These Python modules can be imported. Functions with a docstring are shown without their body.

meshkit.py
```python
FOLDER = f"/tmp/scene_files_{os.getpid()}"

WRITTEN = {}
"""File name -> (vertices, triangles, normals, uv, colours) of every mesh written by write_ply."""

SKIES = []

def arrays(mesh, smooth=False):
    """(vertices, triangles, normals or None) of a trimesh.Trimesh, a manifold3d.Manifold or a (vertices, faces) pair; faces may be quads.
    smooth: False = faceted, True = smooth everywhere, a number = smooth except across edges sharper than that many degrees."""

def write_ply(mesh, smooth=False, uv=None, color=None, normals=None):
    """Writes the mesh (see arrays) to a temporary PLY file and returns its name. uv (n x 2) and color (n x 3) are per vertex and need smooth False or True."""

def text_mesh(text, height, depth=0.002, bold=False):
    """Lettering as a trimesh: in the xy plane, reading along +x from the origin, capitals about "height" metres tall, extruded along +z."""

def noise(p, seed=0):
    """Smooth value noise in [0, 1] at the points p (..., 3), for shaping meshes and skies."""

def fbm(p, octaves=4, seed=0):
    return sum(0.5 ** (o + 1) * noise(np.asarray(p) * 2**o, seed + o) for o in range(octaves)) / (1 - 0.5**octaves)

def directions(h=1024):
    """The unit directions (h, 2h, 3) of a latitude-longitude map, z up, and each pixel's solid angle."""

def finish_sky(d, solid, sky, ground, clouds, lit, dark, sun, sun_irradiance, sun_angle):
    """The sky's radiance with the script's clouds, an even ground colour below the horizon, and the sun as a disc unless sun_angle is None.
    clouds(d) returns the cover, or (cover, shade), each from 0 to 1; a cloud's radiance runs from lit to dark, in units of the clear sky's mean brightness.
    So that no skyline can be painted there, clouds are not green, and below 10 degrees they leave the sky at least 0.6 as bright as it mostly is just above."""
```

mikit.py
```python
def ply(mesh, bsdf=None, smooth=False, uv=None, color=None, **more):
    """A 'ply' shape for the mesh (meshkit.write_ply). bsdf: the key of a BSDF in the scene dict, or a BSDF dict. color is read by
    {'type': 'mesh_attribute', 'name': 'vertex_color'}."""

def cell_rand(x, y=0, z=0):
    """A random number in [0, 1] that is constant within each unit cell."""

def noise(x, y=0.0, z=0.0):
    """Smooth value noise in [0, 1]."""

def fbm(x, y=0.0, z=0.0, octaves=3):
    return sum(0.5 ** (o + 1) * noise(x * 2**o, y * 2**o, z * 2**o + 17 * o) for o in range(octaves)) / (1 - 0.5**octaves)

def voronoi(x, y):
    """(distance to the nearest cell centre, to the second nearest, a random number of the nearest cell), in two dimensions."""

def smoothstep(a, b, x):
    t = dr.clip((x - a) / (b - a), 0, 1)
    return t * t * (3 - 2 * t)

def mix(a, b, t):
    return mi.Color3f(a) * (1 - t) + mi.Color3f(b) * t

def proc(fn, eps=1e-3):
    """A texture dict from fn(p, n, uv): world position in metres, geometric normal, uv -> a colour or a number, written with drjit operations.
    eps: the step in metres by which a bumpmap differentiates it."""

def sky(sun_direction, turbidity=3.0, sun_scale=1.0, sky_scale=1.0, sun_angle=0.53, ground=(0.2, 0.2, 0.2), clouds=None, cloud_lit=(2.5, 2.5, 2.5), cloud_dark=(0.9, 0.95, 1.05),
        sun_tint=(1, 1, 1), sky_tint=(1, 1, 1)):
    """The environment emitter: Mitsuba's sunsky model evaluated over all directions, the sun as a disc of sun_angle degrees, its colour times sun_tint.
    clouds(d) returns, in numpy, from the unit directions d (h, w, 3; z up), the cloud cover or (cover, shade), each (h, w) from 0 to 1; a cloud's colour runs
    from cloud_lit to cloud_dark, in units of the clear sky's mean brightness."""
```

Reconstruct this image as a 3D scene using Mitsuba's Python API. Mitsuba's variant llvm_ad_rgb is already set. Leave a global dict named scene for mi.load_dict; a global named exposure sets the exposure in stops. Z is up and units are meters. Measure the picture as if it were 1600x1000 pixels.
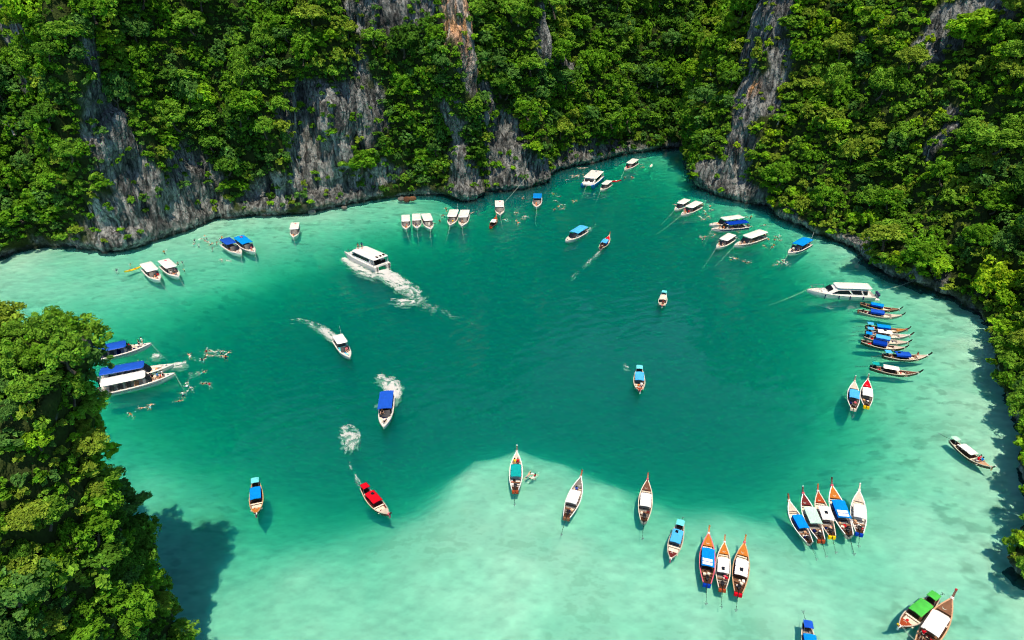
import math, random
import numpy as np, trimesh, shapely
import mitsuba as mi, mikit, meshkit, drjit as dr
from scipy import ndimage
from scipy.spatial import cKDTree
from scipy.interpolate import RBFInterpolator

T = mi.ScalarTransform4f
scene, labels = {}, {}
rng = np.random.default_rng(7)

# ------------------------------------------------------------------ camera, sky, exposure
PITCH, EYE = math.radians(28.5), np.array([0.0, 0.0, 70.0])
scene['camera'] = {'type': 'perspective', 'fov': 73.74, 'fov_axis': 'x', 'near_clip': 0.5, 'far_clip': 3000.0,
                   'to_world': T().look_at(origin=EYE.tolist(), target=[0, math.cos(PITCH) * 100, 70 - math.sin(PITCH) * 100], up=[0, 0, 1])}
scene['sky'] = mikit.sky([0.06, -0.38, 0.922], turbidity=3)
exposure = 1.8

# ------------------------------------------------------------------ helpers
def lin(r, g=None, b=None):
    c = np.array([r, g, b] if g is not None else r, float) / 255.0
    return tuple(np.where(c <= 0.04045, c / 12.92, ((c + 0.055) / 1.055) ** 2.4))

def tag(key, label=None, cat=None, group=None, kind=None):
    d = {}
    if label: d['label'] = label
    if cat: d['category'] = cat
    if group: d['group'] = group
    if kind: d['kind'] = kind
    labels[key] = d

_used = {}
def numbered(name):
    n = _used.get(name, -1) + 1
    _used[name] = n
    return name if n == 0 else f'{name}_{n:03d}'

def fbm(p, octaves=3, seed=0):
    return meshkit.fbm(p, octaves, seed)

# ------------------------------------------------------------------ materials
def rock_color(p, n, uv):
    x, y, z = p.x, p.y, p.z
    a = mikit.fbm(x * 0.35, y * 0.35, z * 0.12, 4)
    streak = mikit.fbm(x * 1.1, y * 1.1, z * 0.07 + 3, 3)
    fine = mikit.fbm(x * 3.0, y * 3.0, z * 1.6, 3)
    c = mikit.mix((0.074, 0.082, 0.084), (0.252, 0.270, 0.268), mikit.smoothstep(0.3, 0.7, a))
    c = mikit.mix(c, mi.Color3f(0.052, 0.055, 0.058), 0.85 * mikit.smoothstep(0.52, 0.66, streak))
    c = mikit.mix(c, mi.Color3f(0.395, 0.415, 0.41), 0.55 * mikit.smoothstep(0.56, 0.70, mikit.fbm(x * 0.8 + 9, y * 0.8, z * 0.10, 3)))
    warm = mikit.smoothstep(0.55, 0.75, mikit.fbm(x * 0.22 + 5, y * 0.22, z * 0.1 + 2, 2))
    c = mikit.mix(c, mi.Color3f(0.24, 0.18, 0.12), 0.07 * warm)
    c = mikit.mix(c, mi.Color3f(0.62, 0.55, 0.48), 0.8 * uv.y * mikit.smoothstep(0.45, 0.6, streak))
    c = mikit.mix(c, mi.Color3f(0.56, 0.29, 0.13), uv.y * mikit.smoothstep(0.38, 0.50, mikit.fbm(x * 0.45, y * 0.45, z * 0.05, 3)))
    # bleached notch lip and dark tidal band
    lip = mikit.smoothstep(0.8, 1.4, z) * (1 - mikit.smoothstep(2.2, 4.2, z + 1.5 * fine))
    c = mikit.mix(c, mi.Color3f(0.38, 0.39, 0.365), 0.7 * lip * mikit.smoothstep(0.38, 0.6, mikit.fbm(x * 0.6, y * 0.6, z * 0.5, 3)))
    c = mikit.mix(c, mi.Color3f(0.035, 0.036, 0.032), 1 - mikit.smoothstep(0.2, 0.9, z + 0.5 * fine))
    crack = dr.abs(2 * mikit.fbm(x * 0.9 + 3, y * 0.9, z * 0.16, 3) - 1)
    c = c * (0.42 + 0.58 * mikit.smoothstep(0.0, 0.20, crack))
    c = c * (0.35 + 1.3 * fine)
    moss = mikit.mix((0.022, 0.034, 0.012), (0.05, 0.075, 0.02), fine)
    return mikit.mix(c, moss, uv.x * mikit.smoothstep(0.30, 0.45, mikit.fbm(x * 0.7, y * 0.7, z * 0.5, 3) + uv.x * 0.3 - 0.1))

def rock_bump(p, n, uv):
    return 0.9 * mikit.fbm(p.x * 1.6, p.y * 1.6, p.z * 0.55, 4) + 0.25 * mikit.fbm(p.x * 6, p.y * 6, p.z * 3, 2)

scene['rock'] = {'type': 'twosided', 'b': {'type': 'bumpmap', 'arbitrary': mikit.proc(rock_bump, eps=0.05), 'scale': 1.0,
                 'bsdf': {'type': 'diffuse', 'reflectance': mikit.proc(rock_color)}}}

def sand_color(p, n, uv):
    x, y = p.x, p.y
    a = mikit.fbm(x * 0.05, y * 0.07, 1.0, 4)
    b = mikit.fbm(x * 0.7, y * 1.1, 2.0, 4)
    rill = mikit.fbm((x - 0.52 * y) * 0.8 + 0.4 * a, (y + 0.52 * x) * 0.05, 6.0, 3)
    d = mikit.fbm(x * 0.11 + 7, y * 0.15, 4.0, 4)
    c = mikit.mix((0.52, 0.63, 0.54), (0.63, 0.72, 0.62), a)
    c = c * (0.76 + 0.44 * b) * (1.0 + 0.09 * (rill - 0.5) * mikit.smoothstep(26.0, 8.0, dr.sqrt(dr.square(x + 4) + dr.square(y - 66))))
    weed = mikit.smoothstep(0.56, 0.74, d) * mikit.smoothstep(0.38, 0.70, b) * 0.36
    speck = 0.42 * mikit.smoothstep(0.55, 0.78, mikit.fbm(x * 0.42 + 3, y * 0.6, 9.0, 3)) * mikit.smoothstep(0.40, 0.62, mikit.fbm(x * 0.06, y * 0.06 + 4, 2.0, 2))
    return mikit.mix(c, mi.Color3f(0.14, 0.19, 0.12), dr.maximum(weed, speck))
scene['sand'] = {'type': 'diffuse', 'reflectance': mikit.proc(sand_color)}
def packed(col):
    """Colours (n x 3, each the colour of a whole face or part) as the two numbers of a uv pair."""
    c = np.clip(np.asarray(col, float), 0, 1)
    return np.stack([np.floor(c[:, 0] * 511) + 0.05 + 0.9 * c[:, 1], np.floor(c[:, 2] * 511) + 0.5], 1)
def unpack(uv):
    r, b = dr.floor(uv.x), dr.floor(uv.y)
    return mi.Color3f(r / 511, dr.clip((uv.x - r - 0.05) / 0.9, 0, 1), b / 511)
def leaf_color(p, n, uv): return unpack(uv)
def part_color(p, n, uv):
    return unpack(uv) * (0.86 + 0.28 * mikit.fbm(p.x * 2.1, p.y * 2.1, p.z * 2.1, 3))
VC, PC = mikit.proc(leaf_color), mikit.proc(part_color)
scene['leaf'] = {'type': 'principledthin', 'base_color': VC, 'roughness': 0.45, 'diff_trans': 0.7, 'eta': 1.35}
scene['matte'] = {'type': 'twosided', 'b': {'type': 'diffuse', 'reflectance': PC}}
scene['paint'] = {'type': 'twosided', 'b': {'type': 'roughplastic', 'diffuse_reflectance': PC, 'alpha': 0.2}}
scene['froth'] = {'type': 'mask', 'opacity': 0.33, 'b': {'type': 'twosided', 'c': {'type': 'diffuse', 'reflectance': VC}}}
scene['water_medium'] = {'type': 'homogeneous', 'sigma_t': {'type': 'rgb', 'value': [0.30, 0.105, 0.160]}, 'albedo': {'type': 'rgb', 'value': [0.0, 0.445, 0.40]}}
scene['water_film'] = {'type': 'thindielectric', 'int_ior': 1.22}

# ------------------------------------------------------------------ coast lines (metres; the eye stands over the origin)
LEFT_COAST = [(-160, 148), (-140, 155), (-131.6, 161.7), (-130.1, 169.8), (-123.8, 170.7), (-116.1, 167.6), (-108.5, 164.6), (-101.8, 164.6), (-95.1, 175.8), (-86.5, 187.8),
              (-84.1, 190.5), (-75.8, 192.1), (-66.7, 193.2), (-54.6, 198.9), (-42.3, 206.7), (-35.7, 211.5), (-32.4, 211.9), (-24.4, 212.8), (-20.4, 209.8), (-17.0, 205.4), (-9.7, 206.7),
              (-7.3, 216.3), (4.2, 219.0), (13.0, 224.6), (16.6, 238.1), (23.3, 244.6), (38.6, 254.8), (49.8, 264.0), (61.7, 271.0), (76, 279), (95, 292), (130, 302)]
RIGHT_COAST = [(130, 294), (98, 284), (78, 274), (64.5, 264), (62.0, 245.4), (61.8, 229.7), (64.1, 213.0), (68.8, 204.2), (79.6, 203.6), (77.7, 194.3), (81.1, 185.7), (86.9, 173.0), (90.3, 161.3),
               (93.3, 150.8), (96.7, 142.6), (100.1, 138.0), (99.4, 131.9), (97.5, 123.4), (91.6, 110.9), (86.2, 100.3), (80.8, 89.3), (75.4, 80.0), (70.3, 71.5), (65.2, 65.5), (62.6, 61.5), (65, 56), (72, 50), (90, 36)]
HEADLAND = [(-37.6, 35), (-36.6, 43), (-36.5, 50), (-40.5, 54.5), (-47, 58.5), (-54, 62), (-62, 70), (-95, 74), (-95, 26), (-60, 27), (-44, 30)]
LAND_LEFT = shapely.Polygon(LEFT_COAST + [(220, 306), (220, 420), (-280, 420), (-280, 130)])
LAND_RIGHT = shapely.Polygon(RIGHT_COAST + [(240, 30), (240, 302), (150, 298)])
LAND_NEAR = shapely.Polygon(HEADLAND)

def inland(poly, xs, ys, step):
    gx, gy = np.meshgrid(xs, ys, indexing='ij')
    m = shapely.contains_xy(poly, gx, gy)
    d = ndimage.distance_transform_edt(m) - ndimage.distance_transform_edt(~m)
    return ndimage.gaussian_filter((d - np.sign(d) * 0.5) * step, 0.8)

def surface_nets(F, org, h):
    """The zero surface of F (positive inside) as vertices and quads."""
    s = F > 0
    code = sum(s[i:F.shape[0] - 1 + i, j:F.shape[1] - 1 + j, k:F.shape[2] - 1 + k].astype(np.int8) for i in (0, 1) for j in (0, 1) for k in (0, 1))
    act = (code > 0) & (code < 8)
    idx = np.full(act.shape, -1, np.int64)
    cells = np.argwhere(act)
    idx[act] = np.arange(len(cells))
    acc, cnt = np.zeros((len(cells), 3)), np.zeros(len(cells))
    corner = np.array([[i, j, k] for i in (0, 1) for j in (0, 1) for k in (0, 1)])
    val = np.stack([F[tuple((cells + c).T)] for c in corner], 1)
    for a in range(8):
        for b in range(a + 1, 8):
            if np.abs(corner[a] - corner[b]).sum() != 1: continue
            va, vb = val[:, a], val[:, b]
            x = (va > 0) != (vb > 0)
            t = va[x] / (va[x] - vb[x])
            acc[x] += corner[a] + t[:, None] * (corner[b] - corner[a])
            cnt[x] += 1
    v = (cells + acc / cnt[:, None]) * h + org
    quads = []
    for ax in range(3):
        lo = [slice(1, -1)] * 3; hi = [slice(1, -1)] * 3
        lo[ax], hi[ax] = slice(0, -1), slice(1, None)
        A, B = s[tuple(lo)], s[tuple(hi)]
        e = np.argwhere(A != B)
        inside = A[tuple(e.T)]
        off = np.ones(3, int); off[ax] = 0
        e = e + off
        u, w = [(1, 2), (2, 0), (0, 1)][ax]
        du, dw = np.eye(3, dtype=int)[u], np.eye(3, dtype=int)[w]
        q = np.stack([idx[tuple((e - d).T)] for d in (0 * du, du, du + dw, dw)], 1)
        q[~inside] = q[~inside][:, ::-1]
        quads.append(q)
    return v, np.vstack(quads)

SLOPES = np.array([  # x, y, metres inland per metre up, strength of the ribs
    (-140, 165, .22, 1.0), (-100, 170, .10, 1.0), (-75, 192, .20, 1.0), (-42, 207, .10, 1.0), (-10, 210, .12, 1.0), (15, 225, .16, 1.0), (50, 262, .22, 1.0), (110, 295, .3, 1),
    (62, 240, .22, .8), (70, 205, .22, .9), (82, 190, .42, .7), (92, 160, .50, .7), (100, 135, .55, .7), (95, 110, .60, .6), (80, 85, .60, .6), (70, 62, .5, .6)])

def cliff_field(poly, x0, x1, y0, y1, z0, z1, h, top, slopes, amp=1.0, seed=0):
    xs, ys, zs = (np.arange(a, b, h) for a, b in ((x0, x1), (y0, y1), (z0, z1)))
    D = inland(poly, xs, ys, h)
    gx, gy = np.meshgrid(xs, ys, indexing='ij')
    if isinstance(slopes, float):
        cot, rib = np.full(D.shape, slopes), np.full(D.shape, 1.0)
    else:
        w = 1 / ((gx[..., None] - slopes[:, 0]) ** 2 + (gy[..., None] - slopes[:, 1]) ** 2 + 60.0) ** 1.5
        w /= w.sum(-1, keepdims=True)
        cot, rib = (w * slopes[:, 2]).sum(-1), (w * slopes[:, 3]).sum(-1)
    up = np.maximum(zs - 2.5, 0)
    notch = 1.5 * np.exp(-((zs - 0.1) / 1.0) ** 2)
    F = (D[..., None] - cot[..., None] * up - notch).astype(np.float32)
    tz = top + 8 * (fbm(np.stack([gx / 22, gy / 22, gx * 0], -1), 2, 5) - 0.5) * amp
    F = np.minimum(F, (tz[..., None] - zs) * 0.7)
    band = np.argwhere(np.abs(F) < 9.5)
    p = band * h + np.array([x0, y0, z0])
    def nz(sx, sz, seed_, o=3): return fbm(p / np.array([sx, sx, sz]), o, seed_ + seed) - 0.5
    r = rib[band[:, 0], band[:, 1]] * amp
    low = np.clip(p[:, 2] / 6.0, 0.38, 1)
    d = 19.0 * nz(17, 46, 11, 2) * r * low + 5.0 * nz(5.5, 15, 23, 2) * r * low + 1.9 * nz(2.2, 4.0, 37, 2)
    gul = np.clip(1 - np.abs(nz(13, 60, 51, 2)) * 9, 0, 1) ** 2
    d = d - 3.6 * gul * r * low
    d += 2.4 * (np.abs(((p[:, 2] + 9 * nz(20, 20, 61, 2)) / 14.0) % 1.0 - 0.5) - 0.25) * low * r      # ledges
    F[tuple(band.T)] += np.clip(d, -9, 9)
    return surface_nets(F, np.array([x0, y0, z0]), h)

def clean(v, q):
    tri = np.vstack([q[:, [0, 1, 2]], q[:, [0, 2, 3]]])
    m = trimesh.Trimesh(v, tri, process=False)
    lab = trimesh.graph.connected_component_labels(m.face_adjacency, node_count=len(tri))
    n = np.bincount(lab)
    m.update_faces(n[lab] > 3000)
    m.remove_unreferenced_vertices()
    return m

cliffs = {
    'left': clean(*cliff_field(LAND_LEFT, -215, 190, 140, 330, -6, 92, 1.0, 84.0, SLOPES)),
    'right': clean(*cliff_field(LAND_RIGHT, 50, 235, 34, 300, -6, 92, 1.0, 84.0, SLOPES, seed=3)),
    'near': clean(*cliff_field(LAND_NEAR, -80, -28, 20, 80, -5, 47, 0.7, 36.3, 0.075, amp=0.55, seed=9)),
}


# ------------------------------------------------------------------ where the limestone is bare: x, y, z, half width, half height
ROCK_FACES = np.array([(-98.5, 170.3, 44.8, 2.1, 6.3), (-99.4, 171.2, 32.7, 4.4, 7.7), (-99.6, 172.5, 22.8, 4.6, 6.7), (-99.1, 175.0, 13.5, 5.1, 7.4), (-95.7, 175.6, 4.4, 13.1, 8.5), (-90.6, 187.0, 9.7, 6.3, 9.8), (-87.8, 190.3, 2.8, 3.4, 7.1), (-104.9, 167.3, 5.7, 3.3, 7.2), (-101.0, 170.1, 36.0, 2.5, 6.8), (-120.9, 179.3, 53.8, 4.3, 7.6), (-120.9, 177.2, 40.8, 2.9, 3.8), (-107.5, 168.0, 40.8, 1.8, 2.3), (-102.9, 166.2, 52.3, 1.2, 3.1), (-51.7, 200.9, 27.1, 12.9, 10.0), (-61.9, 204.5, 27.3, 7.5, 9.2), (-45.5, 206.0, 25.1, 6.1, 10.3), (-41.3, 209.2, 26.3, 3.5, 9.4), (-57.6, 203.0, 14.4, 9.6, 6.3), (-64.0, 195.4, 8.9, 11.3, 4.5), (-51.6, 205.4, 4.8, 11.9, 4.7), (-72.4, 195.8, 4.9, 7.6, 4.6), (-40.3, 210.9, 8.2, 6.0, 3.1), (-44.9, 210.0, 38.9, 2.6, 6.1), (-33.2, 214.3, 52.3, 7.4, 6.8), (-25.7, 214.9, 55.6, 5.5, 4.0), (-43.4, 211.0, 54.2, 3.3, 5.5), (-17.9, 207.5, 51.2, 3.9, 6.8), (-12.6, 207.9, 51.2, 5.4, 10.7), (-10.2, 209.3, 40.8, 4.8, 10.1), (-6.9, 217.5, 28.4, 4.4, 9.7), (-2.1, 221.5, 15.6, 6.2, 10.1), (-18.3, 209.1, 23.5, 2.7, 10.5), (-17.7, 207.9, 13.1, 4.3, 9.6), (-14.9, 206.7, 5.4, 7.2, 6.5), (-5.2, 218.1, 6.1, 4.2, 9.1), (2.1, 218.6, 6.0, 9.4, 6.8), (10.8, 227.6, 5.5, 4.3, 7.1), (11.5, 227.2, 45.8, 3.6, 12.9), (17.8, 249.7, 33.1, 3.1, 7.2), (28.2, 248.6, 3.1, 12.9, 4.6), (16.1, 240.7, 0.6, 5.7, 4.5), (43.1, 261.9, 2.0, 9.8, 3.2), (75.1, 229.7, 45.5, 5.6, 13.1), (75.7, 219.9, 51.8, 5.3, 8.2), (73.5, 221.2, 33.5, 4.8, 9.7), (70.8, 214.9, 26.1, 3.9, 6.4), (76.3, 213.2, 31.1, 3.9, 6.3), (64.5, 216.5, 3.4, 6.2, 6.8), (68.9, 212.7, 8.7, 5.3, 8.8), (71.7, 212.2, 15.9, 4.8, 4.8), (70.4, 207.8, 3.0, 8.0, 3.9), (73.3, 294.8, 48.0, 4.5, 7.7), (78.9, 214.4, 40.1, 2.7, 7.0), (104.3, 182.0, 49.4, 3.5, 4.5), (107.8, 181.6, 55.0, 4.4, 5.8), (112.1, 180.0, 58.2, 7.7, 2.3), (106.5, 181.2, 48.5, 2.2, 3.1), (104.8, 166.2, 31.5, 2.2, 4.4), (102.8, 167.0, 26.7, 1.9, 2.7), (107.3, 168.7, 35.5, 1.5, 2.3), (97.5, 205.6, 48.9, 1.4, 2.7), (90.3, 166.0, 1.8, 10.0, 2.5), (81.6, 187.6, 0.9, 5.6, 2.4), (95.2, 143.7, 2.1, 6.0, 1.9), (-37.3, 49.6, 40.6, 0.6, 0.9)])

def bareness(p):
    """1 inside a bare face, falling to 0 outside, with a ragged edge."""
    q = p + 7.5 * (np.stack([fbm(p / 4.0, 3, s) for s in (71, 72, 73)], -1) - 0.5)
    d = (q[:, None, :2] - ROCK_FACES[None, :, :2])
    wide = np.where(np.arange(len(ROCK_FACES)) < 9, 1.3, np.where(ROCK_FACES[:, 1] < 60, 1.9, 1.0))
    e = np.sqrt((d ** 2).sum(-1) / (ROCK_FACES[:, 3] * 0.95 * wide + 0.4) ** 2 + ((q[:, None, 2] - ROCK_FACES[None, :, 2]) / (ROCK_FACES[:, 4] * 0.95 * wide)) ** 2)
    return np.clip((1.25 - e.min(1)) / 0.3, 0, 1)

def seen(p, margin):
    """Whether a point stands where the photograph's camera, or one a few steps beside it, can look."""
    d = p - EYE
    z = d[:, 1] * math.cos(PITCH) - d[:, 2] * math.sin(PITCH)
    u, v = d[:, 0] / z, -(d[:, 2] * math.cos(PITCH) + d[:, 1] * math.sin(PITCH)) / z
    return (z > 1) & (np.abs(u) < 0.75 + margin) & (v > -0.469 - margin) & (v < 0.469 + margin)

ORANGE = np.array([(-15.5, 209, 50, 4.2, 11.0), (-12, 212, 40, 3.0, 8.0), (73, 217, 33, 2.0, 3.0), (-52, 205, 20, 1.5, 6)])
for k, m in cliffs.items():
    v = np.asarray(m.vertices)
    bare = np.maximum(bareness(v), np.clip((2.6 + 8 * (fbm(v / 6.0, 3, 8) - 0.5) - v[:, 2]) / 2.0, 0, 1))
    o = np.sqrt(((v[:, None, :2] - ORANGE[None, :, :2]) ** 2).sum(-1) / ORANGE[:, 3] ** 2 / 2 + ((v[:, None, 2] - ORANGE[None, :, 2]) / ORANGE[:, 4]) ** 2).min(1)
    m.metadata['bare'] = bare
    f = np.asarray(m.faces)
    to = EYE - m.triangles_center
    fine = (bare[f].max(1) > 0.06) & seen(m.triangles_center, 0.08) & ((m.face_normals * to).sum(1) > -0.25 * np.linalg.norm(to, axis=1)) & (m.triangles_center[:, 2] < 68)
    sv, sf, at = trimesh.remesh.subdivide(v, f[fine], vertex_attributes={'b': np.column_stack([bare, o, m.vertex_normals])})
    sv, sf, at = trimesh.remesh.subdivide(sv, sf, vertex_attributes=at)
    b, amp = at['b'], np.clip(at['b'][:, 0] - 0.06, 0, 0.5) * 2
    rid = np.abs(2 * fbm(sv / np.array([1.7, 1.7, 8.0]), 2, 81) - 1)
    dis = 1.05 * (np.minimum(rid, .45) - 0.25) + 0.9 * (fbm(sv / np.array([.8, .8, 2.4]), 3, 83) - 0.5)
    nn = b[:, 2:5] * np.array([1, 1, .4]); nn /= np.linalg.norm(nn, axis=1, keepdims=True) + 1e-9
    sv = sv + nn * (dis * amp)[:, None]
    m = trimesh.Trimesh(np.vstack([v, sv]), np.vstack([f[~fine], sf + len(v)]), process=False)
    bare, o = np.concatenate([bare, b[:, 0]]), np.concatenate([o, b[:, 1]])
    key = {'left': 'cliff', 'right': 'cliff_001', 'near': 'cliff_002'}[k]
    scene[key] = mikit.ply(m, 'rock', smooth=True, uv=np.stack([1 - bare, np.clip(1.3 - o, 0, 1)], -1))
    tag(key, {'left': 'long grey limestone cliff behind the bay, streaked and hung with jungle', 'right': 'steep jungle-covered limestone hill on the far side of the shallow water',
              'near': 'near limestone headland covered in bushes that hides two boats'}[k], kind='structure')

# ------------------------------------------------------------------ trees
def crown_mesh(seed, hue, clumps=30, per=22, flat=0.8, leaf=0.20, fine=1.0):
    """A crown of radius about 1 as many leaf sprays in clumps, with a colour per leaf."""
    r = np.random.default_rng(seed)
    g = np.arange(clumps) + 0.5
    ph, ct = np.pi * (1 + 5 ** 0.5) * g + r.uniform(0, 0.9, clumps), 1 - 1.55 * g / clumps
    st = np.sqrt(np.maximum(1 - ct ** 2, 0))
    cd = np.stack([st * np.cos(ph), st * np.sin(ph), ct], 1)
    cc = cd * (r.uniform(0.45, 0.95, clumps)[:, None]) * np.array([1, 1, flat]) * (0.82 + 0.36 * r.random(clumps))[:, None]
    cr = r.uniform(0.20, 0.40, clumps) * fine
    tone = np.exp(r.normal(0, 0.20, clumps))
    n = clumps * per
    who = np.repeat(np.arange(clumps), per)
    d = r.normal(size=(n, 3)); d[:, 2] += 0.55
    d += 0.5 * cd[who]
    d /= np.linalg.norm(d, axis=1, keepdims=True)
    c = cc[who] + d * (cr[who] * r.uniform(0.55, 1.05, n))[:, None] * np.array([1, 1, 0.75])
    nn = d + r.normal(0, 0.42, (n, 3)) + [0, 0, 0.25]
    nn /= np.linalg.norm(nn, axis=1, keepdims=True)
    a = np.cross(nn, r.normal(size=(n, 3))); a /= np.linalg.norm(a, axis=1, keepdims=True)
    b = np.cross(nn, a)
    s = leaf * r.uniform(0.7, 1.35, n)[:, None]
    a, b = a * s, b * s * 0.62
    v = np.stack([c - a, c - b * 0.9 + a * 0.1, c + a, c + b * 0.9 + a * 0.1], 1) - nn[:, None] * np.array([0.35, 0, 0.35, 0])[None, :, None] * s[:, None] * 0.5
    f = (np.arange(n) * 4)[:, None] + np.array([0, 1, 2, 3])
    hue = np.array(hue)
    col = hue * (tone[who] * np.exp(r.normal(0, 0.16, n)))[:, None]
    yel = r.random(n)[:, None] * 0.25
    col = col * (1 + yel * np.array([0.9, 0.25, -0.4]))
    return v.reshape(-1, 3), f, np.repeat(col, 4, 0)

def limb(p, q, r0, r1, sides=5):
    p, q = np.array(p, float), np.array(q, float)
    t = (q - p) / np.linalg.norm(q - p)
    a = np.cross(t, [0.3, 0.9, 0.1]); a /= np.linalg.norm(a); b = np.cross(t, a)
    an = np.arange(sides) * 2 * np.pi / sides
    ring = np.cos(an)[:, None] * a + np.sin(an)[:, None] * b
    v = np.vstack([p + ring * r0, q + ring * r1])
    i = np.arange(sides); j = (i + 1) % sides
    return trimesh.Trimesh(v, np.vstack([np.stack([i, j, j + sides], 1), np.stack([i, j + sides, i + sides], 1)]), process=False)

def trunk_mesh(seed):
    r = np.random.default_rng(seed)
    k = np.array([r.normal(0, .06), r.normal(0, .06), -0.45])
    ms = [limb([r.normal(0, .1), r.normal(0, .1), -1.0], [k[0] * .5, k[1] * .5, -0.75], 0.085, 0.065, 6), limb([k[0] * .5, k[1] * .5, -0.75], k, 0.065, 0.05, 6)]
    for i in range(5):
        an = i * 1.26 + r.uniform(0, .8)
        e = k + np.array([math.cos(an) * .55, math.sin(an) * .55, r.uniform(.35, .7)])
        mid = (k + e) / 2 + [0, 0, -.06]
        ms += [limb(k, mid, .05, .035, 4), limb(mid, e, .035, .012, 4)]
    return trimesh.util.concatenate(ms)

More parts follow.
